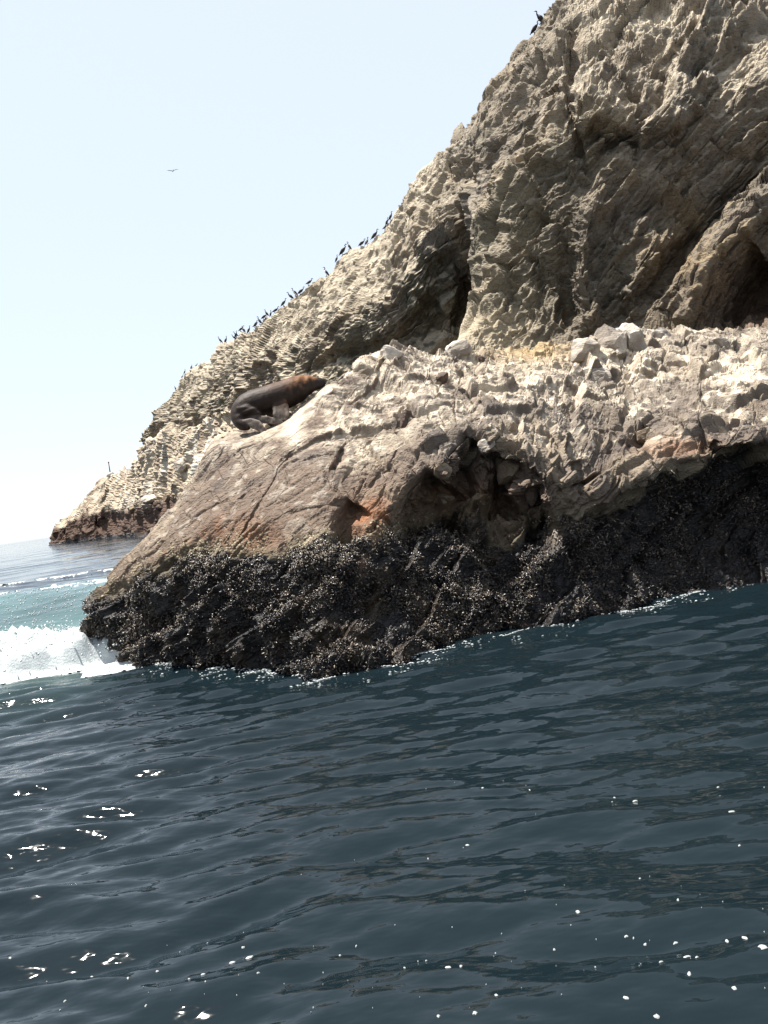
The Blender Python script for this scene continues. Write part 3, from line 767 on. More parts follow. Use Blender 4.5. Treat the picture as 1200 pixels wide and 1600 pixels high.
# limpets and barnacles above the mussel line
w = OUT_fr * np.exp(-((OUT_vv - 5.0) / 0.45) ** 2) * (OUT_belt < 0.3) * (1 - sstep(5, 9, OUT_uu)) * np.clip(0.3 + 1.5 * clump, 0, 1)
idx = g.choice(len(OUT_P), 1000, p=w / w.sum())
cone_v = np.array([(0.45, 0, 0)] + [(0, 0.5 * math.cos(a), 0.5 * math.sin(a)) for a in np.arange(6) * math.pi / 3])
cone_f = np.array([(0, 1 + j, 1 + (j + 1) % 6) for j in range(6)])
A, B, C = rand_frames(len(idx), OUT_N[idx], g, 0.15)
lc = np.array([0.20, 0.165, 0.11])[None] * g.uniform(0.4, 1.3, (len(idx), 1))
lim = obj('limpets', scatter_mesh('limpets', cone_v, cone_f, OUT_P[idx], A, B, C, g.uniform(0.025, 0.06, len(idx)), lc), tint_material('limpet_shell', 0.8, 0.3))
tag(lim, 'small pale limpets dotted on the brown rock above the mussels', 'limpets', kind='stuff')

# ================================================================== FOAM
M_FOAM, nt, bs = new_mat('sea_foam')
bs.inputs['Base Color'].default_value = (0.46, 0.49, 0.49, 1); bs.inputs['Roughness'].default_value = 0.8
bs.inputs['Specular IOR Level'].default_value = 0.25
bs.inputs['Subsurface Weight'].default_value = 0.0
tc = node(nt, 'ShaderNodeTexCoord'); nz = node(nt, 'ShaderNodeTexNoise', Scale=26.0, Detail=5.0, Roughness=0.7)
nt.links.new(tc.outputs['Object'], nz.inputs['Vector'])
bp = node(nt, 'ShaderNodeBump', Strength=0.8, Distance=0.03); nt.links.new(nz.outputs[0], bp.inputs['Height']); nt.links.new(bp.outputs[0], bs.inputs['Normal'])
def foam_sheet(name, x0, x1, y0, y1, step, density, lumps, lift):
    """lumpy froth lying on the water, torn into lace where density(x, y) is low"""
    xs = np.arange(x0, x1, step); ys_ = np.arange(y0, y1, step * 1.35)
    Y_, X_ = np.meshgrid(ys_, xs, indexing='ij')
    p3 = np.stack([X_.ravel(), Y_.ravel(), 0 * X_.ravel()], 1)
    d = density(X_.ravel(), Y_.ravel())
    lace = 1 - np.abs(fbm(p3 * np.array([1.5, 1.1, 1]), 4, 601)) * 2.4
    grain = fbm(p3 * 9, 2, 603)
    mval = d + 0.55 * (lace - 0.45) + 0.30 * grain
    body = np.clip(d, 0, 1)
    hgt = lumps * body * (0.55 + 0.9 * np.abs(fbm(p3 * 1.1, 4, 605)) + 0.35 * fbm(p3 * 4.5, 3, 606)) + 0.02 * body * grain
    Z_ = sea_z(X_, Y_).ravel() + lift + np.maximum(hgt, 0) * sstep(0.8, 1.12, d) - 0.06 * (1 - sstep(0.5, 0.66, mval)) * (1 - sstep(0.8, 0.95, d))
    V = np.stack([X_.ravel(), Y_.ravel(), Z_], 1)
    Fq = grid_faces(*X_.shape)[:, ::-1]
    keep = ((mval > 0.5) | (d > 0.85))[Fq].sum(1) >= 3
    Fq = Fq[keep]
    used = np.unique(Fq); remap = np.zeros(len(V), np.int64); remap[used] = np.arange(len(used))
    return obj(name, mesh_np(name, V[used], remap[Fq], True), M_FOAM)
pA = on_sea(0, 1080); pB = on_sea(215, 1046)
def surf_density(x, y):
    n = fbm(np.stack([x * 0.5, y * 0.5, 0 * x], 1), 3, 611)
    fr_ = np.interp(x, [-20, pA[0], pB[0], pB[0] + 1.2], [pA[1] + 0.6, pA[1], pB[1] + 0.1, pB[1] + 0.3])
    d = sstep(-0.25, 0.75, y - fr_ + 0.5 * n) * (1 - sstep(16.2, 20.5, y + 1.6 * n + 0.12 * (x + 8)))
    d = d * 1.15
    band = 0.72 * np.exp(-((y - 25.2 - 0.10 * (x + 10) - 0.7 * np.sin(x * 0.35)) / 0.8) ** 2) * (1 - sstep(-7.8, -6.4, x))
    hug = 0.8 * (1 - sstep(0.2, 1.3, np.abs(x - (-5.35 - 0.17 * (y - 15))))) * sstep(13, 14, y) * (1 - sstep(22, 26, y))
    far = 0.52 * np.exp(-((y - 41 - 0.12 * (x + 10)) / 1.2) ** 2) + 0.40 * np.exp(-((y - 33) / 2.5) ** 2) 
    return np.maximum.reduce([d, band + 0.1 * n, hug, far * (0.8 + 0.6 * n)])
fo = foam_sheet('breaking_wave_foam', -17, -4.2, 12.6, 21.5, 0.045, surf_density, 0.62, 0.015)
tag(fo, 'white churning foam of a wave breaking against the left end of the ledge', 'foam', kind='stuff')
fo2 = foam_sheet('swell_foam', -30, -6.0, 21.5, 46.0, 0.075, lambda x, y: surf_density(x, y) * 0.9, 0.12, 0.012)
tag(fo2, 'torn white foam streaks on the teal swell behind the breaking wave', 'foam', kind='stuff')
# spray thrown off the break
blob_v = np.array([(1, 0, 0), (-1, 0, 0), (0, 1, 0), (0, -1, 0), (0, 0, 1), (0, 0, -1)]) * 0.5
blob_f = np.array([(0, 2, 4), (2, 1, 4), (1, 3, 4), (3, 0, 4), (2, 0, 5), (1, 2, 5), (3, 1, 5), (0, 3, 5)])
sx = g.uniform(-16, -5.0, 9000); sy = g.uniform(13.5, 26, 9000)
dn = surf_density(sx, sy)
kp = g.random(9000) < np.where(sy < 19, dn * 0.8, 0.45)
sx, sy, dn = sx[kp], sy[kp], dn[kp]
sz = sea_z(sx, sy) + np.where(sy < 19, 0.42 * dn + np.abs(g.normal(size=len(sx))) * 0.13, 0.01)
A, B, C = rand_frames(len(sx), np.tile([0, 0, 1.0], (len(sx), 1)), g, 1.5)
spray = obj('spray_drops', scatter_mesh('spray_drops', blob_v, blob_f, np.stack([sx, sy, sz], 1), A, B, C, g.uniform(0.015, 0.055, len(sx)), np.full((len(sx), 3), 0.8)), M_FOAM)
tag(spray, 'fine white spray drops flecking the breaking wave', 'spray', kind='stuff')

# froth line where the water laps the wall
wl = [(215, 1046), (260, 1047), (300, 1048), (350, 1046), (400, 1044), (450, 1052), (505, 1056), (560, 1048), (600, 1040), (650, 1024), (690, 1010), (730, 998), (770, 989), (860, 976), (960, 953), (1050, 933), (1150, 914), (1260, 896)]
wlp = np.array([on_sea(*q) for q in wl])
t = g.uniform(0, len(wl) - 1.001, 3600); i = t.astype(int); f = t - i
lp = wlp[i] * (1 - f)[:, None] + wlp[i + 1] * f[:, None]
wav = fbm(np.stack([lp[:, 0] * 1.3, lp[:, 1] * 0, t * 0], 1), 3, 621)
gap = fbm(np.stack([lp[:, 0] * 2.2, lp[:, 0] * 0, t * 0], 1), 2, 622)
kp = g.random(len(t)) < np.clip(0.35 + 1.2 * gap, 0.02, 1)
lp = lp[kp]; wav = wav[kp]
off = np.where(g.random(len(lp)) < 0.75, 0.02 + 0.05 * g.normal(size=len(lp)), -0.25 + 0.22 * g.normal(size=len(lp)))
lp[:, 1] += off + 0.35 * wav - 0.05
lp[:, 2] = sea_z(lp[:, 0], lp[:, 1]) + 0.008
A, B, C = rand_frames(len(lp), np.tile([1.0, 0, 0], (len(lp), 1)), g, 0.25)
sv = blob_v * np.array([2.2, 0.8, 0.8])
lace = obj('waterline_froth', scatter_mesh('waterline_froth', sv, blob_f, lp, A, B, C, g.uniform(0.008, 0.030, len(lp)), np.full((len(lp), 3), 0.8)), M_FOAM)
tag(lace, 'thin broken line of white froth lapping the foot of the rock wall', 'froth', kind='stuff')

# flecks of foam drifting on the near water
flecks = [(390, 1492, 12), (361, 1500, 10), (317, 1518, 9), (380, 1480, 7), (322, 1540, 6), (295, 1530, 6), (200, 1527, 7), (142, 1518, 6), (228, 1570, 5), (404, 1523, 5), (245, 1515, 5),
          (720, 1508, 9), (700, 1512, 11), (632, 1512, 5), (665, 1495, 5), (776, 1560, 6), (743, 1590, 10), (686, 1594, 10), (1165, 1470, 14), (1192, 1483, 13), (1136, 1472, 13), (1078, 1525, 13), (1074, 1500, 11),
          (1147, 1544, 12), (1026, 1587, 12), (978, 1564, 10), (1060, 1411, 8), (992, 1250, 8), (1142, 1269, 8), (903, 1426, 9), (978, 1463, 6), (1008, 1471, 6), (990, 1465, 5), (1090, 1502, 6), (1055, 1470, 7),
          (755, 1239, 5), (828, 1238, 5), (730, 1316, 5), (668, 1336, 5), (1155, 1316, 5), (1122, 1230, 5), (960, 1245, 4), (1000, 1372, 4), (865, 1477, 6), (930, 1508, 5), (1033, 1510, 6), (280, 1592, 6), (490, 1577, 5), (555, 1470, 5), (530, 1484, 6), (100, 1555, 5), (16, 1497, 5), (70, 1515, 4)]
g2 = np.random.default_rng(33)
for _ in range(60):
    cx_, cy_ = [(1000, 1450), (350, 1520), (850, 1520), (800, 1270), (600, 1500)][g2.integers(5)]
    flecks.append((float(np.clip(cx_ + g2.normal() * 170, 5, 1195)), float(np.clip(cy_ + g2.normal() * 60, 1220, 1598)), g2.uniform(1.2, 2.6)))
fv, ff = [], []
for (fx, fy, fs) in flecks:
    c = on_sea(fx, fy); wpx = c[1] / F_PX
    a0 = g2.uniform(0, 6.28); k0 = len(fv); rr = fs * wpx * 0.22
    el = g2.uniform(1.0, 2.6); jit = g2.uniform(0.55, 1.35, 9)
    for lvl, (sc_, dz) in enumerate(((1.0, 0.001), (0.72, 0.006), (0.0, 0.008))):
        if sc_ == 0: fv.append((c[0], c[1], dz + rr * 0.03)); continue
        for j in range(9):
            aa = j / 9 * 6.283
            r_ = rr * sc_ * jit[j] * (1 + 0.25 * math.sin(2 * aa + a0))
            x_, y_ = c[0] + r_ * math.cos(aa) * el, c[1] + r_ * math.sin(aa) * 1.5
            fv.append((x_, y_, dz + (rr * 0.03 if lvl else 0)))
    for j in range(9):
        k = (j + 1) % 9
        ff += [(k0 + j, k0 + k, k0 + 9 + k), (k0 + j, k0 + 9 + k, k0 + 9 + j), (k0 + 9 + j, k0 + 9 + k, k0 + 18)]
fv = np.array(fv); fv[:, 2] += sea_z(fv[:, 0], fv[:, 1])
M_FLECK, nt, bs = new_mat('fleck_foam')
nz = node(nt, 'ShaderNodeTexNoise', Scale=60.0, Detail=3.0); rp = node(nt, 'ShaderNodeMix', data_type='RGBA')
rp.inputs['A'].default_value = (0.16, 0.18, 0.18, 1); rp.inputs['B'].default_value = (0.42, 0.43, 0.42, 1)
nt.links.new(nz.outputs[0], rp.inputs['Factor']); nt.links.new(rp.outputs['Result'], bs.inputs['Base Color'])
bs.inputs['Roughness'].default_value = 0.6
fl = obj('foam_flecks', mesh_np('foam_flecks', np.array(fv), np.array(ff), True), M_FLECK)
tag(fl, 'small white foam flecks drifting on the dark near water', 'foam', kind='stuff')

# ================================================================== placing helpers
def surface_at(PP, NN, px, py, r=2.5):
    """nearest visible point of a rock sheet under a pixel of the photograph"""
    x, y, d = proj(PP)
    k = np.where(np.hypot(x - px, y - py) < r)[0]
    if len(k) == 0: return surface_at(PP, NN, px, py, r * 2)
    j = k[np.argmin(d[k])]
    return PP[j], NN[j]
def skyline_at(PP, NN, px, py, out=(-0.62, -0.78), lo=0):
    """point of a rock sheet that stands on the skyline near a pixel"""
    x, y, d = proj(PP)
    ux, uy = out
    tang = (x - px) * -uy + (y - py) * ux
    k = np.where((np.abs(tang) < 2.0) & (np.hypot(x - px, y - py) < 70) & (d > 0))[0]
    o_ = (x[k] - px) * ux + (y[k] - py) * uy
    j = k[np.argmax(o_)]
    return PP[j], d[j]

# ------------------------------------------------------------------ loose boulders
def boulder_mesh(name, dims, seed, mat_cols, cuts=11, sub=3):
    b = bmesh.new()
    bmesh.ops.create_icosphere(b, subdivisions=sub, radius=1.0)
    for v in b.verts:
        v.co = v.co / (abs(v.co.x) ** 5 + abs(v.co.y) ** 5 + abs(v.co.z) ** 5) ** 0.2
    V = np.array([v.co[:] for v in b.verts]); Fc = np.array([[v.index for v in f.verts] for f in b.faces])
    b.free()
    q = np.random.default_rng(seed)
    for _ in range(cuts):
        n = q.normal(size=3); n /= np.linalg.norm(n)
        dd = q.uniform(0.62, 0.98)
        s_ = V @ n - dd
        V = V - np.where(s_ > 0, s_, 0)[:, None] * n
    nrm = V / np.linalg.norm(V, axis=1, keepdims=True)
    V = V + nrm * (0.06 * fbm(V * 2.2 + seed, 3, seed) + 0.09 * chips(V * np.array([2.2, 2.6, 3.4]) + seed, seed, 1.2) + 0.03 * chips(V * 6 + seed, seed + 1, 1.2))[:, None]
    V = V / (V.max(0) - V.min(0)) * np.array(dims)
    n_ = fbm(V / max(dims) * 3 + seed, 4, seed + 3)
    c = mixc(np.repeat(np.array(mat_cols[0])[None], len(V), 0), np.array(mat_cols[1]), sstep(-0.25, 0.3, n_ + 0.35 * V[:, 2] / dims[2]))
    return mesh_np(name, V, Fc, False, c, {'wet': np.zeros(len(V))})
PALE = ((0.20, 0.17, 0.14), (0.40, 0.355, 0.30)); DARK = ((0.05, 0.036, 0.028), (0.10, 0.07, 0.055)); TAN = ((0.13, 0.095, 0.065), (0.23, 0.18, 0.125)); GREY = ((0.13, 0.115, 0.105), (0.32, 0.29, 0.25))
boulders = [  # column, row of the foot, width, height in photograph pixels, colours, tilt, label
    (958, 560, 52, 72, PALE, 0.1, 'largest pale block on the crest of the ledge, left of the tall narrow block'),
    (992, 560, 36, 66, PALE, -0.15, 'tall narrow pale block on the crest, right of the largest block'),
    (917, 562, 46, 42, PALE, 0.2, 'low pale block at the left foot of the largest crest block'),
    (1034, 528, 34, 24, GREY, 0.1, 'small grey stone with dark underside right of the tall crest block'),
    (936, 600, 52, 38, PALE, -0.2, 'broad pale slab just below the largest crest block'),
    (690, 602, 22, 26, DARK, 0.5, 'dark brown cube shaped stone on cream rock above the alcove'),
    (752, 566, 13, 11, DARK, 0.3, 'tiny dark brown stone near the foot of the cliff crevice'),
    (1106, 592, 17, 18, PALE, 0.2, 'small pale stone wedged in the dark gap at right'),
    (632, 672, 22, 38, DARK, 0.25, 'dark upright slab set in the pinkish slope right of the sea lion'),
    (800, 742, 46, 62, TAN, 0.2, 'tan angular block in the middle of the shaded alcove'),
    (762, 700, 30, 22, PALE, -0.3, 'pale rounded stone at the top of the alcove'),
    (690, 738, 34, 24, TAN, 0.5, 'brown block set in the left rim of the alcove'),
    (694, 790, 36, 34, TAN, -0.2, 'tan block hanging under the left rim of the alcove'),
    (835, 775, 26, 56, DARK, 0.3, 'dark brown upright slab at the right side of the alcove'),
    (868, 838, 10, 16, PALE, 0.35, 'small pale stone at the top edge of the mussels below the alcove'),
    (1010, 690, 30, 26, TAN, -0.2, 'small tan block on the lip of the ledge above the mussel wall'),
    (1128, 545, 34, 24, PALE, 0.15, 'pale stone beside the dark gap near the right crest'),
    (610, 560, 36, 26, PALE, 0.3, 'pale pointed block at the left end of the cream crest'),
    (712, 556, 44, 32, PALE, -0.2, 'cream block on the crest right below the cliff crevice'),
]
for i_, (bx, by, bw, bh, cc, tl, lab) in enumerate(boulders):
    p, n = surface_at(OUT_P, OUT_N, bx, by - bh * 0.25)
    k = p[1] / F_PX
    dims = (bw * k, (bw * 0.5 + bh * 0.4) * k, bh * k)
    me = boulder_mesh('boulder', dims, 900 + i_, cc)
    o = obj('boulder', me, M_OUT)
    sink = 0.28 if by < 680 else 0.46
    o.location = p + np.array([0, dims[1] * sink, dims[2] * (0.10 if by < 680 else -0.05)])
    o.rotation_euler = (0.15 * math.sin(i_ * 2.1), -ROLL * 0 + tl, i_ * 1.3 % 0.8 - 0.4)
    tag(o, lab, 'boulder', 'loose blocks on the ledge')
for i_, (bx, by, bw, bh, cc, lab) in enumerate([
    (284, 736, 28, 22, PALE, 'pale boulder with a dark underside on the slope behind the ledge end'),
    (238, 786, 30, 16, PALE, 'flat white boulder above the dark shoreline of the far headland'),
    (262, 784, 20, 14, TAN, 'tan boulder right beside the flat white one on the far headland'),
    (250, 800, 22, 14, DARK, 'dark boulder below the flat white one on the far shoreline'),
    (206, 800, 18, 12, TAN, 'tan boulder low on the shore of the far headland below the beacon'),
]):
    p, n = surface_at(HD_P, HD_N, bx, by - bh * 0.3)
    k = p[1] / F_PX
    dims = (bw * k, bw * k * 0.9, bh * k)
    o = obj('boulder', boulder_mesh('boulder', dims, 960 + i_, cc, sub=3), M_HEAD)
    o.location = p + np.array([0, dims[1] * 0.1, dims[2] * 0.15]); o.rotation_euler = (0.1, 0.12 * (-1) ** i_, i_ * 0.9)
    tag(o, lab, 'boulder', 'boulders on the headland')

# ================================================================== SEA LION
def tube(bm, pts, ra, rb, side, n=18):
    """closed loft: ra across 'side', rb across the other axis"""
    pts = np.array(pts, float); side = np.array(side, float)
    rings = []
    T = np.gradient(pts, axis=0)
    for i in range(len(pts)):
        t_ = T[i] / np.linalg.norm(T[i])
        s_ = side - t_ * (side @ t_); s_ /= np.linalg.norm(s_)
        u_ = np.cross(t_, s_)
        rings.append([bm.verts.new(pts[i] + ra[i] * math.cos(a) * s_ + rb[i] * math.sin(a) * u_) for a in np.arange(n) / n * 2 * math.pi])
    for i in range(len(rings) - 1):
        for j in range(n):
            k = (j + 1) % n
            bm.faces.new((rings[i][j], rings[i][k], rings[i + 1][k], rings[i + 1][j]))
    bm.faces.new(rings[0][::-1]); bm.faces.new(rings[-1])
def resample(rows, m):
    rows = np.array(rows, float)
    return catmull(rows, np.linspace(0, len(rows) - 1, m))
SLY = 16.55
KS = SLY / F_PX
def zp(zx, zy, dy=0.0):
    return at(330 + zx / 5.217, 560 + zy / 5.217, SLY + dy)
def zr(r): return r / 5.217 * KS
# body: zoomed photograph coordinates of the spine, depth offset, half height, half depth
spine = [(932, 206, 0.32, 16, 16), (916, 204, 0.31, 38, 36), (890, 203, 0.29, 46, 44), (855, 206, 0.27, 52, 54), (810, 210, 0.23, 70, 72), (745, 230, 0.18, 98, 96), (680, 258, 0.12, 112, 112),
         (610, 292, 0.06, 116, 116), (540, 318, 0.02, 120, 122), (460, 340, 0.0, 116, 122), (380, 362, 0.02, 114, 122), (315, 390, 0.02, 114, 118), (268, 430, -0.02, 106, 108), (246, 480, -0.08, 88, 90),
         (252, 525, -0.18, 62, 66), (282, 550, -0.26, 42, 44), (310, 556, -0.30, 24, 26)]
sp_ = resample(spine, 60)
bm = bmesh.new()
cen = np.array([zp(r[0], r[1], r[2]) for r in sp_])
tube(bm, cen, [zr(r[4]) for r in sp_], [zr(r[3]) for r in sp_], (0.1, 1.0, 0.0), 28)
def chain(rows, side, n=12, m=16):
    rr = resample(rows, m)
    tube(bm, [zp(r[0], r[1], r[2]) for r in rr], [zr(r[3]) for r in rr], [zr(r[4]) for r in rr], side, n)
UPV = np.array([0.0, 0.35, 0.94])
# thigh fold
chain([(275, 430, -0.08, 96, 92), (320, 425, -0.18, 72, 66), (365, 436, -0.25, 42, 36), (395, 448, -0.28, 22, 18), (412, 456, -0.29, 8, 8)], (0, 1, 0.2))
# muzzle, brow and lower jaw
chain([(905, 196, 0.28, 26, 22), (922, 200, 0.30, 22, 18), (930, 206, 0.31, 14, 12)], (0, 1, 0.2))
chain([(850, 172, 0.26, 30, 20), (872, 170, 0.26, 26, 18), (892, 178, 0.27, 16, 12)], (0, 1, 0.2))
# mane crest of the bull
chain([(640, 215, 0.12, 70, 40), (700, 188, 0.17, 76, 40), (765, 172, 0.22, 66, 36), (815, 172, 0.25, 44, 26)], (0, 1, 0.2))
# fore flipper: broad paddle hanging to the rock
for k, (ex, ey, w_) in enumerate(((518, 462, 19), (548, 480, 22), (580, 494, 23), (606, 492, 19), (622, 470, 15))):
    bx = 520 + k * 22
    chain([(bx * 0.5 + 280, 350, -0.20, 30, 30), (bx, 395, -0.30, 26, 17), ((bx + ex) / 2 + 4, (395 + ey) / 2, -0.36, w_ + 3, 11), (ex, ey, -0.40, w_, 8), (ex + 3, ey + 10, -0.41, w_ * 0.6, 5)], (1, 0, 0), 10, 14)
# hind flippers, five digits each
for k in range(5):
    o_ = k - 2
    chain([(275, 520, -0.30, 28, 24), (330, 528 + o_ * 12, -0.36 - 0.01 * k, 18, 13), (390, 550 + o_ * 17, -0.42, 12, 8), (440 - abs(o_ - 1) * 8, 580 + o_ * 16, -0.47, 9, 6), (466 - abs(o_ - 1) * 10, 594 + o_ * 14, -0.48, 5, 4)], UPV, 8, 14)
for k in range(5):
    o_ = k - 2
    chain([(300, 490, -0.22, 30, 24), (370, 488 + o_ * 7, -0.30, 16, 13), (450, 500 + o_ * 10, -0.36, 13, 9), (540, 515 + o_ * 9, -0.41, 9, 6), (592 - abs(o_) * 12, 520 + o_ * 6, -0.43, 5, 4)], UPV, 8, 14)
me = bpy.data.meshes.new('sea_lion_rough'); bm.to_mesh(me); bm.free()
tmp = bpy.data.objects.new('sea_lion_rough', me); COL.objects.link(tmp)
rm = tmp.modifiers.new('r', 'REMESH'); rm.mode = 'VOXEL'; rm.voxel_size = 0.0155; rm.use_smooth_shade = True
sm = tmp.modifiers.new('s', 'SMOOTH'); sm.iterations = 4; sm.factor = 0.5
dg = bpy.context.evaluated_depsgraph_get()
me2 = bpy.data.meshes.new_from_object(tmp.evaluated_get(dg))
bpy.data.objects.remove(tmp)
me2.name = 'body'
nv = len(me2.vertices)
V = np.zeros(nv * 3, np.float32); me2.vertices.foreach_get('co', V); V = V.reshape(-1, 3).astype(float)
NV = np.zeros(nv * 3, np.float32); me2.vertices.foreach_get('normal', NV); NV = NV.reshape(-1, 3)
x_, y_, _ = proj(V); zx, zy = (x_ - 330) * 5.217, (y_ - 560) * 5.217
# coat: copper mane, dark flanks, grey-brown flippers
cc = np.repeat(np.array([0.020, 0.013, 0.010])[None], nv, 0)
folds = 0.010 * np.sin((zx * 0.085 + 0.02 * zy)) * np.exp(-((zx - 770) / 70) ** 2) + 0.009 * np.sin(zx * 0.05 + zy * 0.10) * np.exp(-(((zx - 330) / 130) ** 2 + ((zy - 440) / 70) ** 2)) + 0.007 * fbm(V * 7, 3, 705)
V = V + NV * folds[:, None]
me2.vertices.foreach_set('co', V.astype(np.float32).ravel()); me2.update()
nz_ = fbm(V * 5, 3, 701); fz = fbm(V * np.array([14, 14, 14]), 3, 702)
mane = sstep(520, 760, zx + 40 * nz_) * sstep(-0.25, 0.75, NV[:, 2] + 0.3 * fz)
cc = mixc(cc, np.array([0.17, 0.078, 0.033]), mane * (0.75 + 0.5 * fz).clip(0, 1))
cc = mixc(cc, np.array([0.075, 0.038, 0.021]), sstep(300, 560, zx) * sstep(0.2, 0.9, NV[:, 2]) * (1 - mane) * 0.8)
cc = mixc(cc, np.array([0.042, 0.031, 0.026]), (1 - sstep(300, 420, zx)) * sstep(0.0, 0.8, NV[:, 2]) * 0.7)  # upward side of the rump paler: its sheen painted into the coat
cc = mixc(cc, np.array([0.022, 0.017, 0.015]), sstep(838, 872, zx + 0.3 * (zy - 190)))
flip = np.clip(sstep(375, 430, zy) * sstep(480, 525, zx) * (1 - sstep(640, 660, zx)) * sstep(0.16, 0.28, SLY - V[:, 1]) + sstep(455, 500, zy) * sstep(265, 380, zx) * sstep(0.2, 0.34, SLY - V[:, 1]), 0, 1)
cc = mixc(cc, np.array([0.19, 0.155, 0.13]), flip * 0.85 * (0.6 + 0.5 * fz).clip(0, 1))
cc = mixc(cc, np.array([0.012, 0.010, 0.010]), ((zx > 916) & (zy < 218)).astype(float))
cc *= (1 + 0.35 * fz)[:, None]
a = me2.attributes.new('tint', 'FLOAT_COLOR', 'POINT')
c4 = np.ones((nv, 4), np.float32); c4[:, :3] = np.clip(cc, 0.005, 0.6); a.data.foreach_set('color', c4.ravel())
me2.polygons.foreach_set('use_smooth', np.ones(len(me2.polygons), bool))
M_FUR = tint_material('sea_lion_coat', 0.55, 0.14, (34.0, 0.006, (1.0, 1.0, 2.2), 0.3))
me2.materials.clear(); me2.materials.append(M_FUR)
foot = np.array(zp(470, 470, 0.0))
lion = bpy.data.objects.new('sea_lion', None); COL.objects.link(lion); lion.location = foot
tag(lion, 'brown sea lion with copper mane asleep on the ledge, hind flippers curled forward', 'sea lion')
body = obj('body', me2, None, lion); body.matrix_parent_inverse = Matrix.Translation(-Vector(foot))
def ball(name, c, r, colr, rough, squash=(1, 1, 1)):
    b = bmesh.new(); bmesh.ops.create_uvsphere(b, u_segments=12, v_segments=8, radius=r)
    for v in b.verts: v.co = Vector((v.co.x * squash[0], v.co.y * squash[1], v.co.z * squash[2])) + Vector(c)
    m_ = bpy.data.meshes.new(name); b.to_mesh(m_); b.free()
    for p_ in m_.polygons: p_.use_smooth = True
    mt, nt, bs = new_mat(name + '_skin'); bs.inputs['Base Color'].default_value = (*colr, 1); bs.inputs['Roughness'].default_value = rough
    o = obj(name, m_, mt, lion); o.matrix_parent_inverse = Matrix.Translation(-Vector(foot))
    return o
ball('eye', zp(880, 192, 0.155), 0.014, (0.01, 0.008, 0.007), 0.15)
ball('ear', zp(832, 205, 0.115), 0.02, (0.05, 0.03, 0.02), 0.7, (1.6, 0.6, 0.7))
ball('nose', zp(931, 205, 0.26), 0.022, (0.012, 0.01, 0.01), 0.3, (0.8, 1.3, 0.8))

# ================================================================== CORMORANTS on the skyline
def bird_mesh(name, white, lean, neck):
    bm = bmesh.new()
    def tb(pts, ra, rb, n=8): tube(bm, pts, ra, rb, (0, 1, 0), n)
    s_, c_ = math.sin(lean), math.cos(lean)
    def rot(p): return (p[0] * c_ + p[2] * s_, p[1], -p[0] * s_ + p[2] * c_)
    body_ = [(-0.20, 0, 0.02), (-0.13, 0, 0.12), (-0.05, 0, 0.22), (0.02, 0, 0.33), (0.07, 0, 0.42), (0.09, 0, 0.47)]
    tb([rot(p) for p in body_], [0.03, 0.075, 0.105, 0.11, 0.08, 0.045], [0.02, 0.07, 0.10, 0.105, 0.075, 0.045])
    nk = [(0.09, 0, 0.45), (0.12 + neck * 0.02, 0, 0.53), (0.10 - neck * 0.03, 0, 0.60), (0.10, 0, 0.66), (0.135, 0, 0.69)]
    tb([rot(p) for p in nk], [0.05, 0.036, 0.03, 0.032, 0.034], [0.05, 0.038, 0.03, 0.032, 0.034])
    tb([rot(p) for p in [(0.12, 0, 0.69), (0.16, 0, 0.69), (0.19, 0, 0.685), (0.25, 0, 0.675), (0.26, 0, 0.665)]], [0.03, 0.032, 0.014, 0.009, 0.004], [0.03, 0.03, 0.014, 0.009, 0.006])
    tb([rot(p) for p in [(-0.14, 0, 0.12), (-0.22, 0, 0.0), (-0.28, 0, -0.08)]], [0.05, 0.05, 0.06], [0.02, 0.012, 0.008])      # tail
    for sy_ in (-1, 1):
        tb([rot((0.06, sy_ * 0.09, 0.42)), rot((-0.03, sy_ * 0.125, 0.28)), rot((-0.15, sy_ * 0.10, 0.10)), rot((-0.22, sy_ * 0.05, 0.0))], [0.02, 0.03, 0.025, 0.006], [0.03, 0.085, 0.05, 0.02])   # folded wing
        tb([(-0.02, sy_ * 0.05, 0.12), (0.0, sy_ * 0.05, 0.03), (0.02, sy_ * 0.05, -0.03)], [0.018, 0.012, 0.012], [0.018, 0.012, 0.012], 6)     # leg
        tb([(-0.01, sy_ * 0.05, -0.02), (0.09, sy_ * 0.06, -0.025)], [0.02, 0.045], [0.012, 0.008], 6)
    me = bpy.data.meshes.new(name); bm.to_mesh(me); bm.free()
    nv = len(me.vertices); V = np.zeros(nv * 3, np.float32); me.vertices.foreach_get('co', V); V = V.reshape(-1, 3)
    col = np.repeat(np.array([0.022, 0.020, 0.022])[None], nv, 0)
    if white:
        fx_ = V[:, 0] * c_ - V[:, 2] * s_
        fz_ = V[:, 0] * s_ + V[:, 2] * c_
        m_ = (fx_ > -0.13 + 0.42 * fz_) & (fz_ > 0.05) & (fz_ < 0.48) & (np.abs(V[:, 1]) < 0.09)
        col[m_] = (0.62, 0.60, 0.56)
    a = me.attributes.new('tint', 'FLOAT_COLOR', 'POINT')
    c4 = np.ones((nv, 4), np.float32); c4[:, :3] = col; a.data.foreach_set('color', c4.ravel())
    for p_ in me.polygons: p_.use_smooth = True
    me.materials.append(M_BIRD)
    return me
M_BIRD = tint_material('cormorant_feathers', 0.7, 0.3)
kinds = [bird_mesh('cormorant', False, 0.15, 0), bird_mesh('cormorant', True, 0.05, 1), bird_mesh('cormorant', False, 0.45, 1), bird_mesh('cormorant', False, -0.05, 0)]
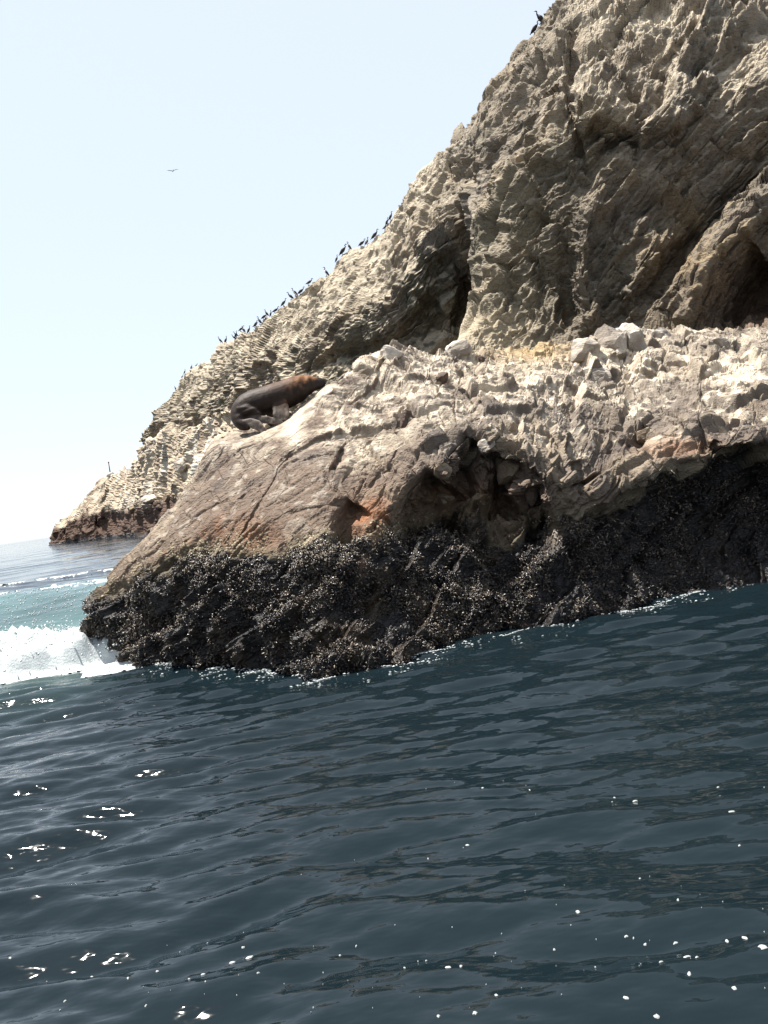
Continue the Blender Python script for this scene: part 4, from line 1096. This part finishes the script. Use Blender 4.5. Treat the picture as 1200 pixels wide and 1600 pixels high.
# column, row, kind, facing (radians about z: 0 looks right, pi looks left), size, label
PI = math.pi
birds = [
    (275, 608, 3, PI, 0.8, 'lowest dark cormorant on the cliff edge, far down left'),
    (287, 592, 2, 0, 0.8, 'crouching dark cormorant at the lower end of the skyline row'),
    (293, 588, 0, 0.2, 1.1, 'upright tall cormorant beside the crouching one, lower end of the row'),
    (303, 583, 0, 0, 0.9, 'small upright cormorant just uphill of the tall lower one'),
    (314, 579, 2, 0.3, 0.8, 'hunched cormorant alone between the lowest group and the first pair'),
    (350, 541, 0, PI, 1.0, 'left bird of the first cormorant pair below the crowded cluster'),
    (356, 537, 3, 0, 1.0, 'right bird of the first cormorant pair below the crowded cluster'),
    (365, 531, 2, PI, 0.95, 'first cormorant at the bottom of the crowded cluster on the skyline'),
    (369, 528, 0, 0, 1.0, 'second cormorant from the bottom of the crowded cluster'),
    (373, 527, 0, PI, 1.0, 'third cormorant from the bottom of the crowded cluster'),
    (378, 522, 2, 0, 1.0, 'fourth cormorant from the bottom of the crowded cluster'),
    (382, 518, 0, PI, 1.1, 'fifth cormorant from the bottom of the crowded cluster'),
    (387, 514, 3, 0, 1.1, 'sixth cormorant from the bottom of the crowded cluster'),
    (394, 510, 2, 0.4, 1.0, 'seventh cormorant from the bottom of the crowded cluster'),
    (399, 506, 0, 0, 0.95, 'eighth cormorant from the bottom of the crowded cluster'),
    (404, 502, 3, PI, 1.0, 'ninth cormorant from the bottom of the crowded cluster'),
    (410, 500, 2, 0, 0.9, 'tenth cormorant from the bottom of the crowded cluster'),
    (417, 495, 0, PI, 0.9, 'second cormorant from the top of the crowded cluster'),
    (422, 492, 3, 0, 0.9, 'topmost cormorant of the crowded cluster on the skyline'),
    (428, 488, 2, 0, 1.05, 'leaning cormorant just above the crowded cluster'),
    (443, 477, 0, 0, 1.0, 'lone dark cormorant between the leaning one and the trio'),
    (458, 468, 0, PI, 1.05, 'left bird of the cormorant trio half way up the skyline'),
    (464, 465, 1, PI, 1.0, 'white breasted middle bird of the cormorant trio'),
    (469, 459, 2, 0.2, 1.0, 'right bird of the cormorant trio half way up the skyline'),
    (482, 447, 2, 0, 1.05, 'lone hunched cormorant just uphill of the trio'),
    (507, 425, 1, PI, 1.1, 'lone white breasted cormorant facing left midway up the skyline'),
    (526, 408, 0, 0, 0.9, 'slim dark cormorant left of the stout one on the upper slope'),
    (536, 399, 2, 0.2, 1.2, 'stout dark cormorant, largest on the upper slope'),
    (546, 392, 1, PI, 1.0, 'white breasted cormorant right next to the stout one'),
    (560, 377, 2, 0, 1.0, 'left bird of the upper cormorant pair below the rusty rock'),
    (566, 373, 1, 0.1, 0.9, 'right bird of the upper cormorant pair below the rusty rock'),
    (577, 366, 0, 0.1, 1.2, 'tall stretching cormorant on the upper slope'),
    (598, 357, 2, 0, 0.8, 'lowest of three small cormorants near the top of the slope'),
    (604, 351, 0, 0, 0.8, 'middle of three small cormorants near the top of the slope'),
    (611, 343, 0, 0.1, 0.95, 'highest of three small cormorants near the top of the slope'),
    (833, 52, 2, 0, 1.0, 'lower of two cormorants at the very top of the cliff'),
    (846, 40, 0, PI, 1.05, 'upper of two cormorants at the very top of the cliff'),
]
for (bx, by, kd, fc, sz, lab) in birds:
    p, d = skyline_at(CL_P, CL_N, bx, by)
    o = bpy.data.objects.new('cormorant', kinds[kd]); COL.objects.link(o)
    o.location = p + np.array([0, 0, 0.0])
    o.rotation_euler = (0, random.uniform(-0.22, 0.18), fc + random.uniform(-0.6, 0.6))
    k = sz * random.uniform(0.88, 1.15)
    o.scale = (k, k, k)
    tag(o, lab, 'cormorant', 'cormorants along the cliff skyline')

# ------------------------------------------------------------------ bird in flight
fb = bpy.data.objects.new('flying_booby', None); COL.objects.link(fb)
fb.location = at(270, 267, 110.0); fb.rotation_euler = (0.1, -0.12, 0.35)
tag(fb, 'white bodied dark winged seabird gliding alone in the open sky', 'seabird')
def plain(name, colr, rough=0.7):
    mt, nt, bs = new_mat(name)
    nz = node(nt, 'ShaderNodeTexNoise', Scale=9.0, Detail=4.0); rp = node(nt, 'ShaderNodeMix', data_type='RGBA')
    rp.inputs['A'].default_value = (*[c * 0.75 for c in colr], 1); rp.inputs['B'].default_value = (*[min(1, c * 1.2) for c in colr], 1)
    nt.links.new(nz.outputs[0], rp.inputs['Factor']); nt.links.new(rp.outputs['Result'], bs.inputs['Base Color'])
    bs.inputs['Roughness'].default_value = rough
    return mt
def tube_obj(name, parts, mat, parent):
    bm = bmesh.new()
    for (pts, ra, rb, sd, n) in parts: tube(bm, pts, ra, rb, sd, n)
    m_ = bpy.data.meshes.new(name); bm.to_mesh(m_); bm.free()
    for p_ in m_.polygons: p_.use_smooth = True
    return obj(name, m_, mat, parent)
tube_obj('body', [([(0, -0.42, 0.0), (0, -0.25, 0.0), (0, 0.0, 0.0), (0, 0.22, 0.03), (0, 0.36, 0.05), (0, 0.44, 0.05), (0, 0.54, 0.03)], [0.01, 0.06, 0.11, 0.09, 0.06, 0.05, 0.01], [0.01, 0.05, 0.1, 0.09, 0.06, 0.05, 0.01], (1, 0, 0), 10)], plain('white_feathers', (0.75, 0.74, 0.72)), fb)
for sgn in (-1, 1):
    tube_obj('wing', [([(sgn * 0.06, 0.08, 0.04), (sgn * 0.35, 0.14, 0.13), (sgn * 0.6, 0.06, 0.15), (sgn * 0.82, -0.08, 0.10)], [0.13, 0.11, 0.08, 0.01], [0.02, 0.016, 0.012, 0.006], (0, 1, 0), 8)], plain('dark_feathers', (0.035, 0.03, 0.028)), fb)
tube_obj('tail', [([(0, -0.38, 0.0), (0, -0.58, -0.01)], [0.06, 0.03], [0.012, 0.006], (1, 0, 0), 8)], plain('tail_feathers', (0.06, 0.05, 0.045)), fb)

# ------------------------------------------------------------------ beacon on the headland
bp_, bd_ = skyline_at(HD_P, HD_N, 171, 741, (-0.3, -0.95))
bk = bd_ / F_PX
be = bpy.data.objects.new('beacon', None); COL.objects.link(be); be.location = bp_
tag(be, 'thin dark beacon post on a pale stone plinth atop the far headland', 'beacon')
tube_obj('plinth', [([(0, 0, -3 * bk), (0, 0, 1.5 * bk), (0, 0, 3.2 * bk), (0, 0, 3.4 * bk)], [7 * bk, 6 * bk, 4 * bk, 3.2 * bk], [6 * bk, 5 * bk, 4 * bk, 3.2 * bk], (1, 0, 0), 6)], plain('plinth_stone', (0.42, 0.38, 0.34), 0.9), be)
tube_obj('mast', [([(0, 0, 2 * bk), (0, 0, 10 * bk), (0, 0, 19 * bk)], [1.0 * bk, 0.9 * bk, 0.75 * bk], [1.0 * bk, 0.9 * bk, 0.75 * bk], (1, 0, 0), 8)], plain('mast_paint', (0.20, 0.09, 0.075), 0.7), be)
tube_obj('lamp_cap', [([(0, 0, 18.6 * bk), (0, 0, 20.2 * bk)], [1.3 * bk, 1.1 * bk], [1.3 * bk, 1.1 * bk], (1, 0, 0), 8)], plain('cap_paint', (0.16, 0.08, 0.07), 0.7), be)
